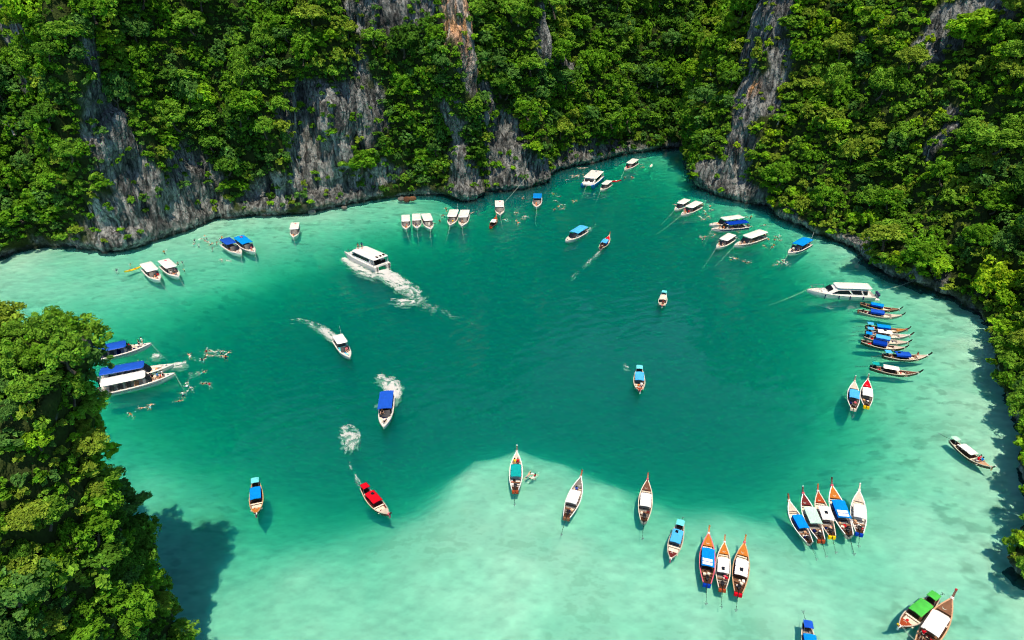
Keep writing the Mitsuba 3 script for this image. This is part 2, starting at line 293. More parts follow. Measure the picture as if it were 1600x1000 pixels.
HUES = [(0.205, 0.437, 0.024), (0.13, 0.33, 0.024), (0.091, 0.242, 0.028), (0.167, 0.372, 0.039), (0.307, 0.512, 0.026), (0.1, 0.256, 0.056), (0.065, 0.177, 0.024), (0.219, 0.358, 0.042)]
BARK = (0.09, 0.078, 0.062)
crowns = []
def add_group(name, children):
    scene[name] = {'type': 'shapegroup', **children}
def leafy(seed, hue, **kw):
    v, f, c = crown_mesh(seed, hue, **kw)
    return mikit.ply((v, f), 'leaf', smooth=False, uv=packed(c))
def wood(seed):
    m = trunk_mesh(seed)
    return mikit.ply(m, 'matte', smooth=True, uv=packed(np.tile(BARK, (len(m.vertices), 1))))
NEAR_KINDS, FAR_KINDS, SHRUB_KINDS = [], [], []
for i, h in enumerate(HUES):                                   # each hue once broad and once tall, near trees with more and finer leaves
    near = {'crown': leafy(100 + i, h, clumps=(64, 44, 76, 54)[i % 4], per=(42, 60, 36, 50)[i % 4], flat=(0.72, 0.95, 0.55, 0.8, 1.1)[i % 5], leaf=(0.095, 0.08, 0.105, 0.075)[i % 4], fine=0.85), 'trunk': wood(200 + i)}
    add_group(f'tree_kind_{i}', near); NEAR_KINDS.append(f'tree_kind_{i}')
    for j in range(2):
        v, f, c = crown_mesh(300 + 10 * i + j, h, clumps=(38, 52, 44)[(i + j) % 3], per=(18, 14, 18)[(i + j) % 3], flat=(0.6, 1.25, 0.85)[(i + 2 * j) % 3], leaf=(0.14, 0.17, 0.12)[(i + j) % 3], fine=0.72)
        add_group(f'forest_kind_{i}_{j}', {'crown': mikit.ply((v, f), 'leaf', smooth=False, uv=packed(c))}); FAR_KINDS.append(f'forest_kind_{i}_{j}')
    v, f, c = crown_mesh(500 + i, h, clumps=9, per=13, flat=0.7, leaf=0.34)
    add_group(f'shrub_kind_{i}', {'crown': mikit.ply((v, f), 'leaf', smooth=False, uv=packed(c))}); SHRUB_KINDS.append(f'shrub_kind_{i}')

def scatter(m, n, r0, seed):
    """Random points on the mesh at least about r0 apart: (points, normals, bareness)."""
    g = np.random.default_rng(seed)
    tri = np.asarray(m.triangles)
    area = m.area_faces
    f = g.choice(len(tri), n, p=area / area.sum())
    u = g.random((n, 2)); s = np.sqrt(u[:, :1])
    w = np.hstack([1 - s, s * (1 - u[:, 1:]), s * u[:, 1:]])
    p = (tri[f] * w[..., None]).sum(1)
    bare = (m.metadata['bare'][np.asarray(m.faces)[f]] * w).sum(1)
    keep = np.ones(n, bool)
    pairs = cKDTree(p).query_pairs(r0, output_type='ndarray')
    pairs = pairs[np.argsort(pairs[:, 0], kind='stable')]
    for a, b in pairs:
        if keep[a]: keep[b] = False
    return p[keep], np.asarray(m.face_normals)[f][keep], bare[keep]

trees, shrubs = [], []       # x, y, z, radius, hue, nearness
for k, (m, r0, rs) in enumerate(((cliffs['left'], 2.35, 1.4), (cliffs['right'], 2.35, 1.4), (cliffs['near'], 1.75, 0.95))):
    N = int(m.area / r0 ** 2 * 3.0)
    for what, spacing, seed in (('tree', r0, 11), ('shrub', rs, 12)):
        p, n, bare = scatter(m, int(m.area / spacing ** 2 * (2.6 if what == 'tree' else 1.6)), spacing, seed + k)
        g = np.random.default_rng(40 + 2 * k + (what == 'tree'))
        to = EYE - p
        face = (n * to).sum(1) / np.linalg.norm(to, axis=1)
        ok = seen(p, 0.07) & (face > -0.25) & (p[:, 2] < 66) & (n[:, 2] > -0.75)
        lush = fbm(p / np.array([14, 14, 10]), 2, 77)
        if what == 'tree':
            ok &= (g.random(len(p)) > bare * 1.3) & (p[:, 2] > np.where((k == 1) & (p[:, 1] < 128), 0.8, 1.6 + 2.2 * g.random(len(p)))) & (g.random(len(p)) < 1.45 - 1.0 * (lush < 0.40))
        else:
            ok &= (g.random(len(p)) > bare * 0.80) & (p[:, 2] > 2.2)
        p, n, bare, lush = p[ok], n[ok], bare[ok], lush[ok]
        out = n.copy(); out[:, 2] = np.maximum(out[:, 2], 0) * 0.5
        hue_n = fbm(p / 16.0, 3, 91) + 0.16 * g.normal(size=len(p)) + (0.20 if k == 1 else 0.0)
        pick = np.clip(((hue_n - 0.5) * 7.0 + 3.5), 0, 7.99).astype(int)
        order = np.array([6, 2, 5, 1, 3, 7, 0, 4])
        if what == 'tree':
            rad = np.clip(g.lognormal(math.log(1.8 if k < 2 else 1.2), 0.40 if k < 2 else 0.32, len(p)), 0.8, 4.2 if k < 2 else 2.3) * np.where(bare > 0.3, 0.6, 1) * np.clip(0.72 + (p[:, 2] - 2) / 18, 0.72, 1)
            c = p + out * (0.55 * rad)[:, None] + np.array([0, 0, 1]) * (0.75 * rad)[:, None]
            trees += [(*a, b, order[q], k) for a, b, q in zip(c, rad, pick)]
        else:
            rad = np.clip(g.lognormal(math.log(0.85 if k < 2 else 0.6), 0.30, len(p)), 0.4, 1.6)
            c = p + out * (0.45 * rad)[:, None] + np.array([0, 0, 1]) * (0.2 * rad)[:, None]
            shrubs += [(*a, b, order[q], k) for a, b, q in zip(c, rad, pick)]

def spot(x, y, z, r, g):
    """Where a tree stands: turned and leaning a little, wider or taller than its kind."""
    s = r * np.exp(g.normal(0, 0.18, 3))
    return T().translate([x, y, z]).rotate([0, 0, 1], g.uniform(0, 360)).rotate([1, 0, 0], g.normal(0, 9)).scale(s.tolist())

g = np.random.default_rng(5)
trees, shrubs = np.array(trees), np.array(shrubs)
near, _i = cKDTree(trees[:, :3]).query(shrubs[:, :3])
front = ((trees[_i, :3] - shrubs[:, :3]) * (EYE - shrubs[:, :3])).sum(1) > 0
shrubs = shrubs[(near > 0.75 * trees[_i, 3]) | ~front & (near > 0.5 * trees[_i, 3])]
size = trees[:, 3] / np.linalg.norm(trees[:, :3] - EYE, axis=1)
own = np.zeros(len(trees), bool)
own[np.argsort(-size)[:290]] = True                            # the largest in view are things of their own, the rest the forest
REGION = ['tall back cliff', 'jungle hill beside the shallows', 'near headland']
SHORT = ['back cliff', 'jungle hill', 'near headland']
TONE = ['fresh green', 'mid green', 'dark green', 'soft green', 'yellow-green', 'bluish green', 'deep green', 'olive-yellow']
for t, mine in zip(trees, own):
    x, y, z, r, h, k = t
    h, k = int(h), int(k)
    if mine:
        key = numbered('broadleaf_tree')
        scene[key] = {'type': 'instance', 'to_world': spot(x, y, z, r, g), 'shapegroup': {'type': 'ref', 'id': NEAR_KINDS[h]}}
        part = 'crest' if z > (34 if k == 2 else 30) else 'middle' if z > (17 if k == 2 else 12) else 'foot'
        if k == 0: by = min(((-118, 'behind the yellow kayak'), (-96, 'on the grey buttress'), (-75, 'above the blue-roofed pair'), (-58, 'above the lone white speedboat'), (-40, 'over the white streaked face'), (-26, 'above the moored three'), (-10, 'by the orange scar'), (8, 'above the lone small blue roof'), (30, 'behind the blue-hulled ferry'), (55, 'at the head of the inlet')), key=lambda q: abs(q[0] - x))[1]
        elif k == 1: by = min(((250, 'by the inlet mouth'), (212, 'on the bare far headland'), (190, 'above the swimmers'), (168, 'above the bright blue cloth roof'), (142, 'above the white cruiser'), (118, 'above the side-on longtails'), (95, 'over the pale sand'), (72, 'at the frame edge by the shallows')), key=lambda q: abs(q[0] - y))[1]
        else: by = 'over the dark shadow' if y > 53 else 'facing the viewer'
        big = 'big ' if r > (3.0 if k < 2 else 1.7) else 'small ' if r < (1.9 if k < 2 else 1.1) else ''
        tag(key, f'{big}{TONE[h]} tree at the {SHORT[k]} {part}, {by}', 'tree', f'{big}{TONE[h]} trees at the {SHORT[k]} {part}, {by}')
    else:
        n = numbered(f'forest_{k}'); i = _used[f'forest_{k}']
        scene[f'{("forest", "forest_001", "forest_002")[k]}__{i + 1:03d}'] = {'type': 'instance', 'to_world': spot(x, y, z, r, g), 'shapegroup': {'type': 'ref', 'id': (FAR_KINDS if k < 2 else NEAR_KINDS)[h * 2 + int(g.integers(2)) if k < 2 else h]}}
for t in shrubs:
    x, y, z, r, h, k = t
    n = numbered(f'undergrowth_{int(k)}'); i = _used[f'undergrowth_{int(k)}']
    scene[f'{("undergrowth", "undergrowth_001", "undergrowth_002")[int(k)]}__{i + 1:03d}'] = {'type': 'instance', 'to_world': spot(x, y, z, r, g), 'shapegroup': {'type': 'ref', 'id': SHRUB_KINDS[int(h)]}}
for i, rg in enumerate(REGION):
    sfx = ('', '_001', '_002')[i]
    tag('forest' + sfx, f'dense green jungle trees covering the {rg}', kind='stuff')
    tag('undergrowth' + sfx, f'low bushes and creepers clinging to the rock of the {rg}', kind='stuff')

# a few dead, bleached trees standing out of the green
g = np.random.default_rng(61)
big = trees[(trees[:, 3] > 2.0) & ~own]
for t in big[g.choice(len(big), 16, replace=False)]:
    x, y, z, r, h, k = t
    key = numbered('dead_tree')
    v = trunk_mesh(int(700 + _used['dead_tree']))
    scene[key] = {**mikit.ply(v, 'matte', smooth=True, uv=packed(np.tile((.38, .35, .31), (len(v.vertices), 1)))), 'to_world': T().translate([x, y - .6, z + 1.2]).rotate([0, 0, 1], g.uniform(0, 360)).scale(float(r) * 1.35)}
    near_by = {0: min(((-118, 'behind the yellow kayak'), (-96, 'by the grey buttress'), (-75, 'above the blue-roofed pair'), (-50, 'by the lone white speedboat'), (-26, 'above the moored three'), (0, 'by the orange scar'), (40, 'behind the blue-hulled ferry')), key=lambda q: abs(q[0] - x))[1],
               1: 'over the inlet' if y > 200 else 'above the swimmers' if y > 165 else 'above the white cruiser' if y > 130 else 'over the pale sand', 2: 'facing the viewer'}[int(k)]
    lab = f'bare bleached dead tree {"low on" if z < 22 else "halfway up" if z < 42 else "high on"} the {SHORT[int(k)]}, {near_by}'
    tag(key, lab, 'tree', lab.replace('tree', 'trees', 1))
# ------------------------------------------------------------------ seabed and water: x, y, depth soundings
DEPTHS = np.array([(1, 85, 1.8), (1, 91, 4.2), (-3, 82, 1.7), (5, 83, 1.7), (8, 85, 2.3), (-6, 86, 2.5), (5, 90, 4.3), (-3, 90, 4.3), (-7, 81, 1.6), (-9, 87, 4.6), (10, 80, 1.8), (11, 89, 5.0), (16, 79, 2.2), (17, 86, 5.5), (-14, 71, 2.0), (-17, 78, 4.6), (-13, 84, 5.0), (-21, 68, 2.6), (21, 74, 2.2), (30, 74, 2.4), (35, 72, 2.2), (7, 121, 9.0), (-15, 141, 9.0), (29, 134, 9.0), (37, 109, 8.5), (17, 101, 8.0), (-39, 118, 8.5), (-17, 101, 8.5), (16, 158, 9.0), (42, 162, 8.5), (0, 105, 8.5), (-55, 129, 7.5), (49, 109, 7.0), (21, 90, 7.0), (-11, 93, 6.5), (-65, 118, 6.0), (59, 141, 6.5), (62, 175, 6.0), (42, 213, 6.0), (20, 207, 7.0), (-17, 171, 6.5), (37, 90, 6.5), (-82, 134, 3.0), (-64, 154, 2.9), (-73, 149, 2.3), (-42, 175, 3.5), (-29, 178, 4.2), (-57, 169, 2.1), (-49, 147, 7.0), (1, 89, 2.5), (-19, 74, 3.2), (-28, 75, 4.4), (-40, 81, 4.5), (25, 78, 4.0), (37, 77, 4.0), (48, 87, 4.2), (62, 104, 2.9), (73, 128, 2.5), (78, 157, 2.5), (68, 166, 4.5), (0, 77, 1.2), (-4, 67, 1.1), (18, 68, 1.7), (33, 62, 1.4), (55, 73, 1.4), (72, 96, 1.4), (85, 105, 0.7), (77, 87, 0.6), (67, 67, 0.9), (60, 57, 1.2), (-16, 59, 1.7), (-29, 62, 2.0), (-31, 55, 1.7), (39, 56, 1.3), (85, 125, 1.1), (93, 130, 0.7), (92, 154, 1.1), (4, 54, 1.4), (15, 54, 1.4), (-8, 54, 1.4), (-119, 157, 0.7), (-103, 140, 1.2), (-101, 166, 1.0), (-85, 150, 1.6), (-83, 177, 0.9), (-68, 178, 1.1), (-59, 185, 1.1), (-46, 193, 1.2), (-35, 199, 1.2), (-24, 200, 1.5), (-8, 207, 4.0), (4, 216, 5.0), (22, 226, 5.5), (48, 253, 3.0), (60, 266, 1.6), (60, 222, 2.6), (67, 202, 2.2), (77, 200, 1.6), (77, 174, 1.7), (85, 167, 1.4), (88, 156, 1.0), (-56, 83, 2.8), (-66, 101, 4.5), (-53, 90, 4.6), (-44, 78, 3.2), (-44, 68, 2.6), (-38, 58, 2.2)])
sounding = RBFInterpolator(DEPTHS[:, :2], DEPTHS[:, 2], kernel='linear', smoothing=0.15)

def grid(xs, ys, zf):
    gx, gy = np.meshgrid(xs, ys, indexing='ij')
    i = np.arange(gx.size).reshape(gx.shape)
    return np.stack([gx, gy, zf(gx, gy)], -1).reshape(-1, 3), np.stack([i[:-1, :-1], i[1:, :-1], i[1:, 1:], i[:-1, 1:]], -1).reshape(-1, 4)

def bed_z(gx, gy):
    p = np.stack([gx.ravel(), gy.ravel()], 1)
    inside = (np.abs(p[:, 0]) < 160) & (p[:, 1] > 30) & (p[:, 1] < 310)
    d = np.full(len(p), 6.0)
    d[inside] = sounding(p[inside])
    q = np.hstack([p, 0 * p[:, :1]])
    d = np.clip(np.where(d > 2.2, 2.2 + (d - 2.2) * 1.65, d * .85 + .33), 0.35, 13) + (0.5 + 0.05 * d) * (fbm(q / 9.0, 3, 3) - 0.5) * 1.3 + 0.30 * (fbm(q / 2.2, 3, 4) - 0.5)
    return -np.maximum(d, 0.2).reshape(gx.shape)

rim = lambda a, b, s, far: np.unique(np.concatenate([np.linspace(-far, a, 12), np.arange(a, b, s), np.linspace(b, far, 12)]))
scene['seabed'] = mikit.ply(grid(rim(-150, 110, 1.0, 500), rim(20, 280, 1.0, 600), bed_z), 'sand', smooth=True)
tag('seabed', 'pale sand floor of the bay with dark weedy patches', kind='structure')

def wave_z(gx, gy):
    p = np.stack([gx, gy, 0 * gx], -1)
    c, s = math.cos(0.5), math.sin(0.5)
    q = np.stack([(gx * c + gy * s) / 2.6, (gy * c - gx * s) / 1.1, 0 * gx], -1)
    w = 0.17 * (fbm(q, 3, 31) - 0.5) + 0.10 * (fbm(p / 5.0, 2, 32) - 0.5)
    return np.where((np.abs(gx) < 150) & (gy > 25) & (gy < 290), w, 0)
scene['water'] = mikit.ply(grid(rim(-140, 106, 0.55, 480), rim(36, 276, 0.55, 580), wave_z), 'water_film', smooth=True, interior={'type': 'ref', 'id': 'water_medium'})
tag('water', 'clear turquoise bay water, deep teal in the middle and pale over the sand', kind='structure')
# ------------------------------------------------------------------ boats: meshes shared between boats, coloured per part
C = {k: lin(*v) for k, v in dict(
    white=(240, 240, 238), cream=(226, 214, 196), pale=(205, 190, 175), grey=(120, 116, 112), dark=(32, 30, 32), black=(20, 20, 22), blue=(15, 140, 232), sky=(80, 180, 240), royal=(34, 88, 200),
    navy=(18, 30, 95), deepblue=(15, 60, 170), teal=(25, 165, 165), mint=(190, 232, 214), green=(80, 190, 80), red=(205, 20, 40), rust=(160, 74, 46), orange=(190, 118, 52), brown=(108, 76, 62),
    wood=(128, 94, 72), darkwood=(72, 50, 40), maroon=(110, 48, 48), pink=(225, 110, 130), yellow=(240, 200, 30), tan=(205, 165, 130), steel=(150, 155, 160), glass=(22, 28, 36), vest=(238, 130, 60),
    skin=(220, 176, 148), skin_dark=(140, 92, 68), hair=(28, 22, 20), aqua=(110, 215, 225), hullgrey=(150, 145, 140), hullwhite=(228, 226, 222), ferryblue=(30, 120, 215), rope=(190, 200, 190), lilac=(190, 190, 225)).items()}
MESHES, _ply = {}, {}
def mesh_entry(name, color, smooth, mat):
    k = (name, color, smooth, mat)
    if k not in _ply:
        m = MESHES[name]
        if smooth not in (False, True):
            m = trimesh.graph.smooth_shade(m, angle=np.radians(smooth), facet_minarea=None)
        _ply[k] = mikit.ply(m, mat, smooth=bool(smooth), uv=packed(np.tile(C[color], (len(m.vertices), 1))))
    return _ply[k]

class Thing:
    def __init__(self, name, label, cat, M, group=None):
        self.key, self.M = numbered(name), M
        self.n = {}
        tag(self.key, label, cat, group)
    def part(self, name, mesh, color, mat='paint', smooth=False, under=None, move=None, label=None):
        base = f'{under or self.key}__{name}'
        i = self.n.get(base, 0); self.n[base] = i + 1
        key = base if i == 0 else f'{base}_{i:03d}'
        scene[key] = {**mesh_entry(mesh, color, smooth, mat), 'to_world': self.M @ move if move is not None else self.M}
        if label: labels[key] = {'label': label}
        return key

def box(x0, x1, y0, y1, z0, z1, ch=0.0):
    """A box, its edges chamfered by ch."""
    if not ch:
        return trimesh.creation.box(extents=[x1 - x0, y1 - y0, z1 - z0], transform=trimesh.transformations.translation_matrix([(x0 + x1) / 2, (y0 + y1) / 2, (z0 + z1) / 2]))
    p = []
    for x, sx in ((x0, 1), (x1, -1)):
        for y, sy in ((y0, 1), (y1, -1)):
            for z, sz in ((z0, 1), (z1, -1)):
                p += [(x, y + sy * ch, z + sz * ch), (x + sx * ch, y, z + sz * ch), (x + sx * ch, y + sy * ch, z)]
    return trimesh.convex.convex_hull(np.array(p))
join = trimesh.util.concatenate
def rod(p, q, r, sides=6, r1=None): 
    m = limb(p, q, r, r if r1 is None else r1, sides)
    n = sides
    v = np.vstack([m.vertices, [p], [q]])
    i = np.arange(n); j = (i + 1) % n
    return trimesh.Trimesh(v, np.vstack([m.faces, np.stack([j, i, i * 0 + 2 * n], 1), np.stack([i + n, j + n, i * 0 + 2 * n + 1], 1)]), process=False)
def loft(rings, caps=True):
    rings = np.asarray(rings, float); S, n = rings.shape[:2]
    v = rings.reshape(-1, 3)
    i, j = np.meshgrid(np.arange(S - 1), np.arange(n), indexing='ij')
    q = np.stack([i * n + j, i * n + (j + 1) % n, (i + 1) * n + (j + 1) % n, (i + 1) * n + j], -1).reshape(-1, 4)
    f = np.vstack([q[:, [0, 1, 2]], q[:, [0, 2, 3]]])
    if caps:
        c = len(v); v = np.vstack([v, rings[0].mean(0), rings[-1].mean(0)])
        a = np.arange(n); b = (a + 1) % n
        f = np.vstack([f, np.stack([b, a, a * 0 + c], 1), np.stack([a + (S - 1) * n, b + (S - 1) * n, a * 0 + c + 1], 1)])
    m = trimesh.Trimesh(v, f, process=False)
    if m.volume < 0: m.invert()
    return m
def mirror(pts): return list(pts) + [(x, -y, z) for x, y, z in reversed(pts)]
def slab(x0, x1, half, z, crown=0.12, th=0.05, n=9, taper=0.0, sag=0.0, nx=5):
    """A cloth or board roof, arched across, its far end narrower by taper and drooping by sag between the ends."""
    rings = []
    for t in np.linspace(0, 1, nx):
        x, hf, zz = x0 + (x1 - x0) * t, half * (1 - taper * t), z - sag * math.sin(math.pi * (t * 3 % 1))
        y = np.linspace(-hf, hf, n)
        up = zz + crown * (1 - (y / hf) ** 2)
        rings.append([(x, a, b) for a, b in zip(y, up)] + [(x, a, b - th) for a, b in zip(y[::-1], up[::-1])])
    return loft(rings)

# -- longtail boat, 10 m from stern to bow deck, bow towards +x
def lt_beam(u): return 1.28 * ((0.50 + 0.50 * math.sin(math.pi / 2 * min(u / 0.48, 1))) if u < 0.48 else (1 - ((u - 0.48) / 0.52) ** 2.3) * 0.95 + 0.05)
def lt_sheer(u): return 0.62 + (0.30 * ((0.45 - u) / 0.45) ** 2 if u < 0.45 else 0.95 * ((u - 0.45) / 0.55) ** 2.2)
def lt_keel(u): return -0.35 + (1.30 * ((u - 0.6) / 0.4) ** 2 if u > 0.6 else 0.25 * max(0.15 - u, 0) / 0.15)
rings, edgeL = [], []
for u in np.linspace(0, 1, 25):
    x, b, s, k = -5 + 10 * u, lt_beam(u), lt_sheer(u), lt_keel(u)
    t = min(0.10, 0.4 * b); fz = max(0.16, k + 0.12); h = s - k
    rings.append(mirror([(x, 0.02, k), (x, 0.55 * b, k + 0.12 * h), (x, 0.86 * b, k + 0.5 * h), (x, b, s), (x, b - t, s), (x, 0.84 * b - t, fz + 0.3 * (s - fz)), (x, 0.62 * b, fz), (x, 0.02, fz)]))
    edgeL.append((x, b, s))
MESHES['lt_hull'] = loft(rings)
MESHES['lt_gunwale'] = join([loft([[(x, sg * (b + .03), s - .06), (x, sg * (b + .03), s + .05), (x, sg * max(b - .13, 0), s + .05), (x, sg * max(b - .13, 0), s - .06)] for x, b, s in edgeL]) for sg in (1, -1)])
def lt_deck(u0, u1, dz, inset, n=7):
    r = []
    for u in np.linspace(u0, u1, n):
        b, s, x = max(lt_beam(u) - inset, 0.02), lt_sheer(u) + dz, -5 + 10 * u
        r.append([(x, -b, s), (x, 0, s + .05), (x, b, s), (x, b, s - .07), (x, 0, s - .04), (x, -b, s - .07)])
    return loft(r)
MESHES['lt_bow_deck'] = lt_deck(0.775, 1.0, 0.0, 0.10)
MESHES['lt_stern_deck'] = lt_deck(0.0, 0.10, -0.10, 0.10, 3)
MESHES['lt_mat'] = box(1.25, 2.65, -0.86, 0.86, 0.20, 0.36, 0.03)
MESHES['lt_bench'] = box(-0.16, 0.16, -1.06, 1.06, 0.50, 0.58, 0.02)
MESHES['lt_prow'] = loft([[(x, .13 * w, z + .16 * w), (x + .10, .13 * w, z - .16 * w), (x + .10, -.13 * w, z - .16 * w), (x, -.13 * w, z + .16 * w)] for x, z, w in ((4.7, 1.22, 1), (5.05, 1.52, 1), (5.45, 1.92, .9), (5.78, 2.38, .8))])
MESHES['lt_prow_cap'] = box(5.70, 5.93, -.13, .13, 2.34, 2.54, 0.03)
MESHES['lt_garland'] = join([trimesh.creation.torus(0.20, 0.075, 10, 6, transform=trimesh.transformations.translation_matrix([5.02 + .1 * i, 0, 1.52 + .11 * i]) @ trimesh.transformations.rotation_matrix(0.75, [0, 1, 0])) for i in range(2)])
MESHES['lt_ribbon'] = join([box(5.2 + .06 * i, 5.25 + .06 * i, -.12 + .1 * i, -.04 + .1 * i, 0.75 + .1 * i, 1.5) for i in range(3)])
MESHES['lt_canopy'] = slab(-2.3, 1.05, 0.98, 1.62, 0.16, 0.05, sag=0.035, nx=10)
MESHES['lt_canopy_long'] = slab(-2.3, 1.5, 1.0, 1.62, 0.14, 0.05, sag=0.03, nx=7)
MESHES['lt_valance'] = join([box(-2.28, 1.0, s * 0.985 - .015, s * 0.985 + .015, 1.15, 1.60) for s in (1, -1)])
MESHES['lt_aft_canopy'] = slab(-4.75, -3.25, 0.72, 1.95, 0.08, 0.05, nx=3)
MESHES['lt_post'] = rod((0, 0, 0.5), (0, 0, 1.64), 0.035, 5)
MESHES['lt_panel'] = box(-.33, .33, -.26, .26, 0, .05)
MESHES['lt_pad'] = box(-.28, .28, -.78, .78, 0, .12, .03)
MESHES['lt_engine'] = join([box(-4.35, -3.75, -.24, .24, .85, 1.22, .05), box(-4.25, -3.95, -.30, -.20, 1.0, 1.30, .02), box(-4.6, -4.35, -.17, .17, .9, 1.15, .04), rod((-4.0, .1, 1.2), (-4.0, .1, 1.55), .05), rod((-3.8, 0, 1.0), (-2.9, .05, 1.15), .03), box(-4.2, -3.85, .14, .30, 1.18, 1.34, .02)])
MESHES['lt_shaft'] = rod((-4.5, 0, 1.02), (-9.3, 0, 0.10), 0.05, 6, 0.03)
MESHES['lt_propeller'] = join([loft([[(-9.3, .02 * math.cos(a) - .05 * math.sin(a), .1 + .02 * math.sin(a) + .05 * math.cos(a)), (-9.3, .3 * math.cos(a) - .09 * math.sin(a), .1 + .3 * math.sin(a) + .09 * math.cos(a)), (-9.24, .3 * math.cos(a) + .09 * math.sin(a), .1 + .3 * math.sin(a) - .09 * math.cos(a)), (-9.26, .02 * math.cos(a), .1 + .02 * math.sin(a))], [(-9.27, .02 * math.cos(a) - .05 * math.sin(a), .1 + .02 * math.sin(a) + .05 * math.cos(a)), (-9.27, .3 * math.cos(a) - .09 * math.sin(a), .1 + .3 * math.sin(a) + .09 * math.cos(a)), (-9.21, .3 * math.cos(a) + .09 * math.sin(a), .1 + .3 * math.sin(a) - .09 * math.cos(a)), (-9.23, .02 * math.cos(a), .1 + .02 * math.sin(a))]]) for a in (0.4, 2.5, 4.6)])
MESHES['lt_transom'] = join([box(-5.38, -5.03, -.60, -.06, .22, .86, .03), box(-5.38, -5.03, .06, .60, .22, .86, .03)])
MESHES['lt_rope_coil'] = trimesh.creation.torus(.22, .06, 12, 6)
MESHES['lt_box'] = box(-.25, .25, -.2, .2, 0, .3, .03)
MESHES['lt_bag'] = trimesh.creation.icosphere(1, .2)
MESHES['lt_rib'] = box(-.05, .05, -1.08, 1.08, .40, .47)

g = np.random.default_rng(21)
def longtail(x, y, deg, L, label, canopy, aft=None, deck='wood', hull='hullgrey', rail='cream', prow='rust', cap='white', stern=None, shaft=1.0, valance=None, panel=None, pads=0, long=False, mat='cream', shaft_turn=0.0, group=None, wide=1.0):
    s = L / 10.0
    M = T().translate([x, y, 0]).rotate([0, 0, 1], deg).rotate([1, 0, 0], float(g.normal(0, 1.2))).scale([s, s * wide, s])
    t = Thing('longtail_boat', label, 'boat', M, group)
    h = t.part('hull', 'lt_hull', hull, smooth=40)
    t.part('gunwale', 'lt_gunwale', rail, smooth=40)
    t.part('bow_deck', 'lt_bow_deck', deck, 'matte')
    t.part('stern_deck', 'lt_stern_deck', 'darkwood', 'matte')
    t.part('floor_mat', 'lt_mat', mat, 'matte')
    for bx in (1.12, 2.78, -2.65): t.part('bench', 'lt_bench', 'cream' if bx > 0 else 'wood', 'matte', move=T().translate([bx, 0, 0]).scale([1, 0.96 if bx > 2 else 1.0 if bx > 0 else .86, 1]))
    for bx in (-3.3, -1.6, -.6, .4): t.part('rib', 'lt_rib', 'darkwood', 'matte', move=T().translate([bx, 0, 0]).scale([1, min(1, (lt_beam((bx + 5) / 10) - .1) / 1.08), 1]))
    p = t.part('prow_post', 'lt_prow', prow, smooth=30)
    t.part('cap', 'lt_prow_cap', cap, under=p)
    t.part('garland', 'lt_garland', g.choice(['white', 'white', 'pink', 'cream']), 'matte', smooth=True, under=p)
    t.part('ribbon', 'lt_ribbon', g.choice(['pink', 'white', 'vest', 'cream']), 'matte', under=p)
    c = t.part('canopy', 'lt_canopy_long' if long else 'lt_canopy', canopy, 'matte', smooth=35)
    if valance: t.part('valance', 'lt_valance', valance, 'matte', under=c)
    for px in (-2.2, -.6, .98):
        for sy in (1, -1): t.part('post', 'lt_post', 'darkwood', move=T().translate([px, sy * .92, 0]))
    if panel: t.part('solar_panel', 'lt_panel', panel, under=c, move=T().translate([-1.3 + float(g.uniform(-.4, .8)), float(g.uniform(-.3, .3)), 1.76]))
    for i in range(pads): t.part('pad', 'lt_pad', 'white', 'matte', under=c, move=T().translate([-1.9 + .72 * i, .12, 1.76]))
    if aft:
        a = t.part('aft_canopy', 'lt_aft_canopy', aft, 'matte', smooth=35)
        for px in (-4.6, -3.4):
            for sy in (1, -1): t.part('post', 'lt_post', 'steel', under=a, move=T().translate([px, sy * .62, .08]).scale([1, 1, 1.14]))
    t.part('engine', 'lt_engine', 'dark')
    if shaft:
        turn = T().translate([-4.5, 0, 0]).rotate([0, 0, 1], shaft_turn).scale([shaft, 1, 1]).translate([4.5, 0, 0])
        k = t.part('propeller_shaft', 'lt_shaft', 'dark', move=turn)
        t.part('propeller', 'lt_propeller', 'steel', under=k, move=turn)
    if stern: t.part('stern_board', 'lt_transom', stern, 'matte')
    t.part('rope_coil', 'lt_rope_coil', 'rope', 'matte', smooth=True, move=T().translate([3.3, float(g.uniform(-.2, .2)), 1.02]))
    for i in range(5):
        t.part('gear_box' if i % 2 else 'bag', 'lt_box' if i % 2 else 'lt_bag', g.choice(['white', 'dark', 'red', 'navy', 'maroon', 'tan', 'pink', 'cream']), 'matte', smooth=not i % 2,
               move=T().translate([float(g.uniform(-3.4, -2.0) if i < 4 else g.uniform(1.5, 2.4)), float(g.uniform(-.6, .6)), .45 if i < 4 else .4]).rotate([0, 0, 1], float(g.uniform(0, 90))))
    return t

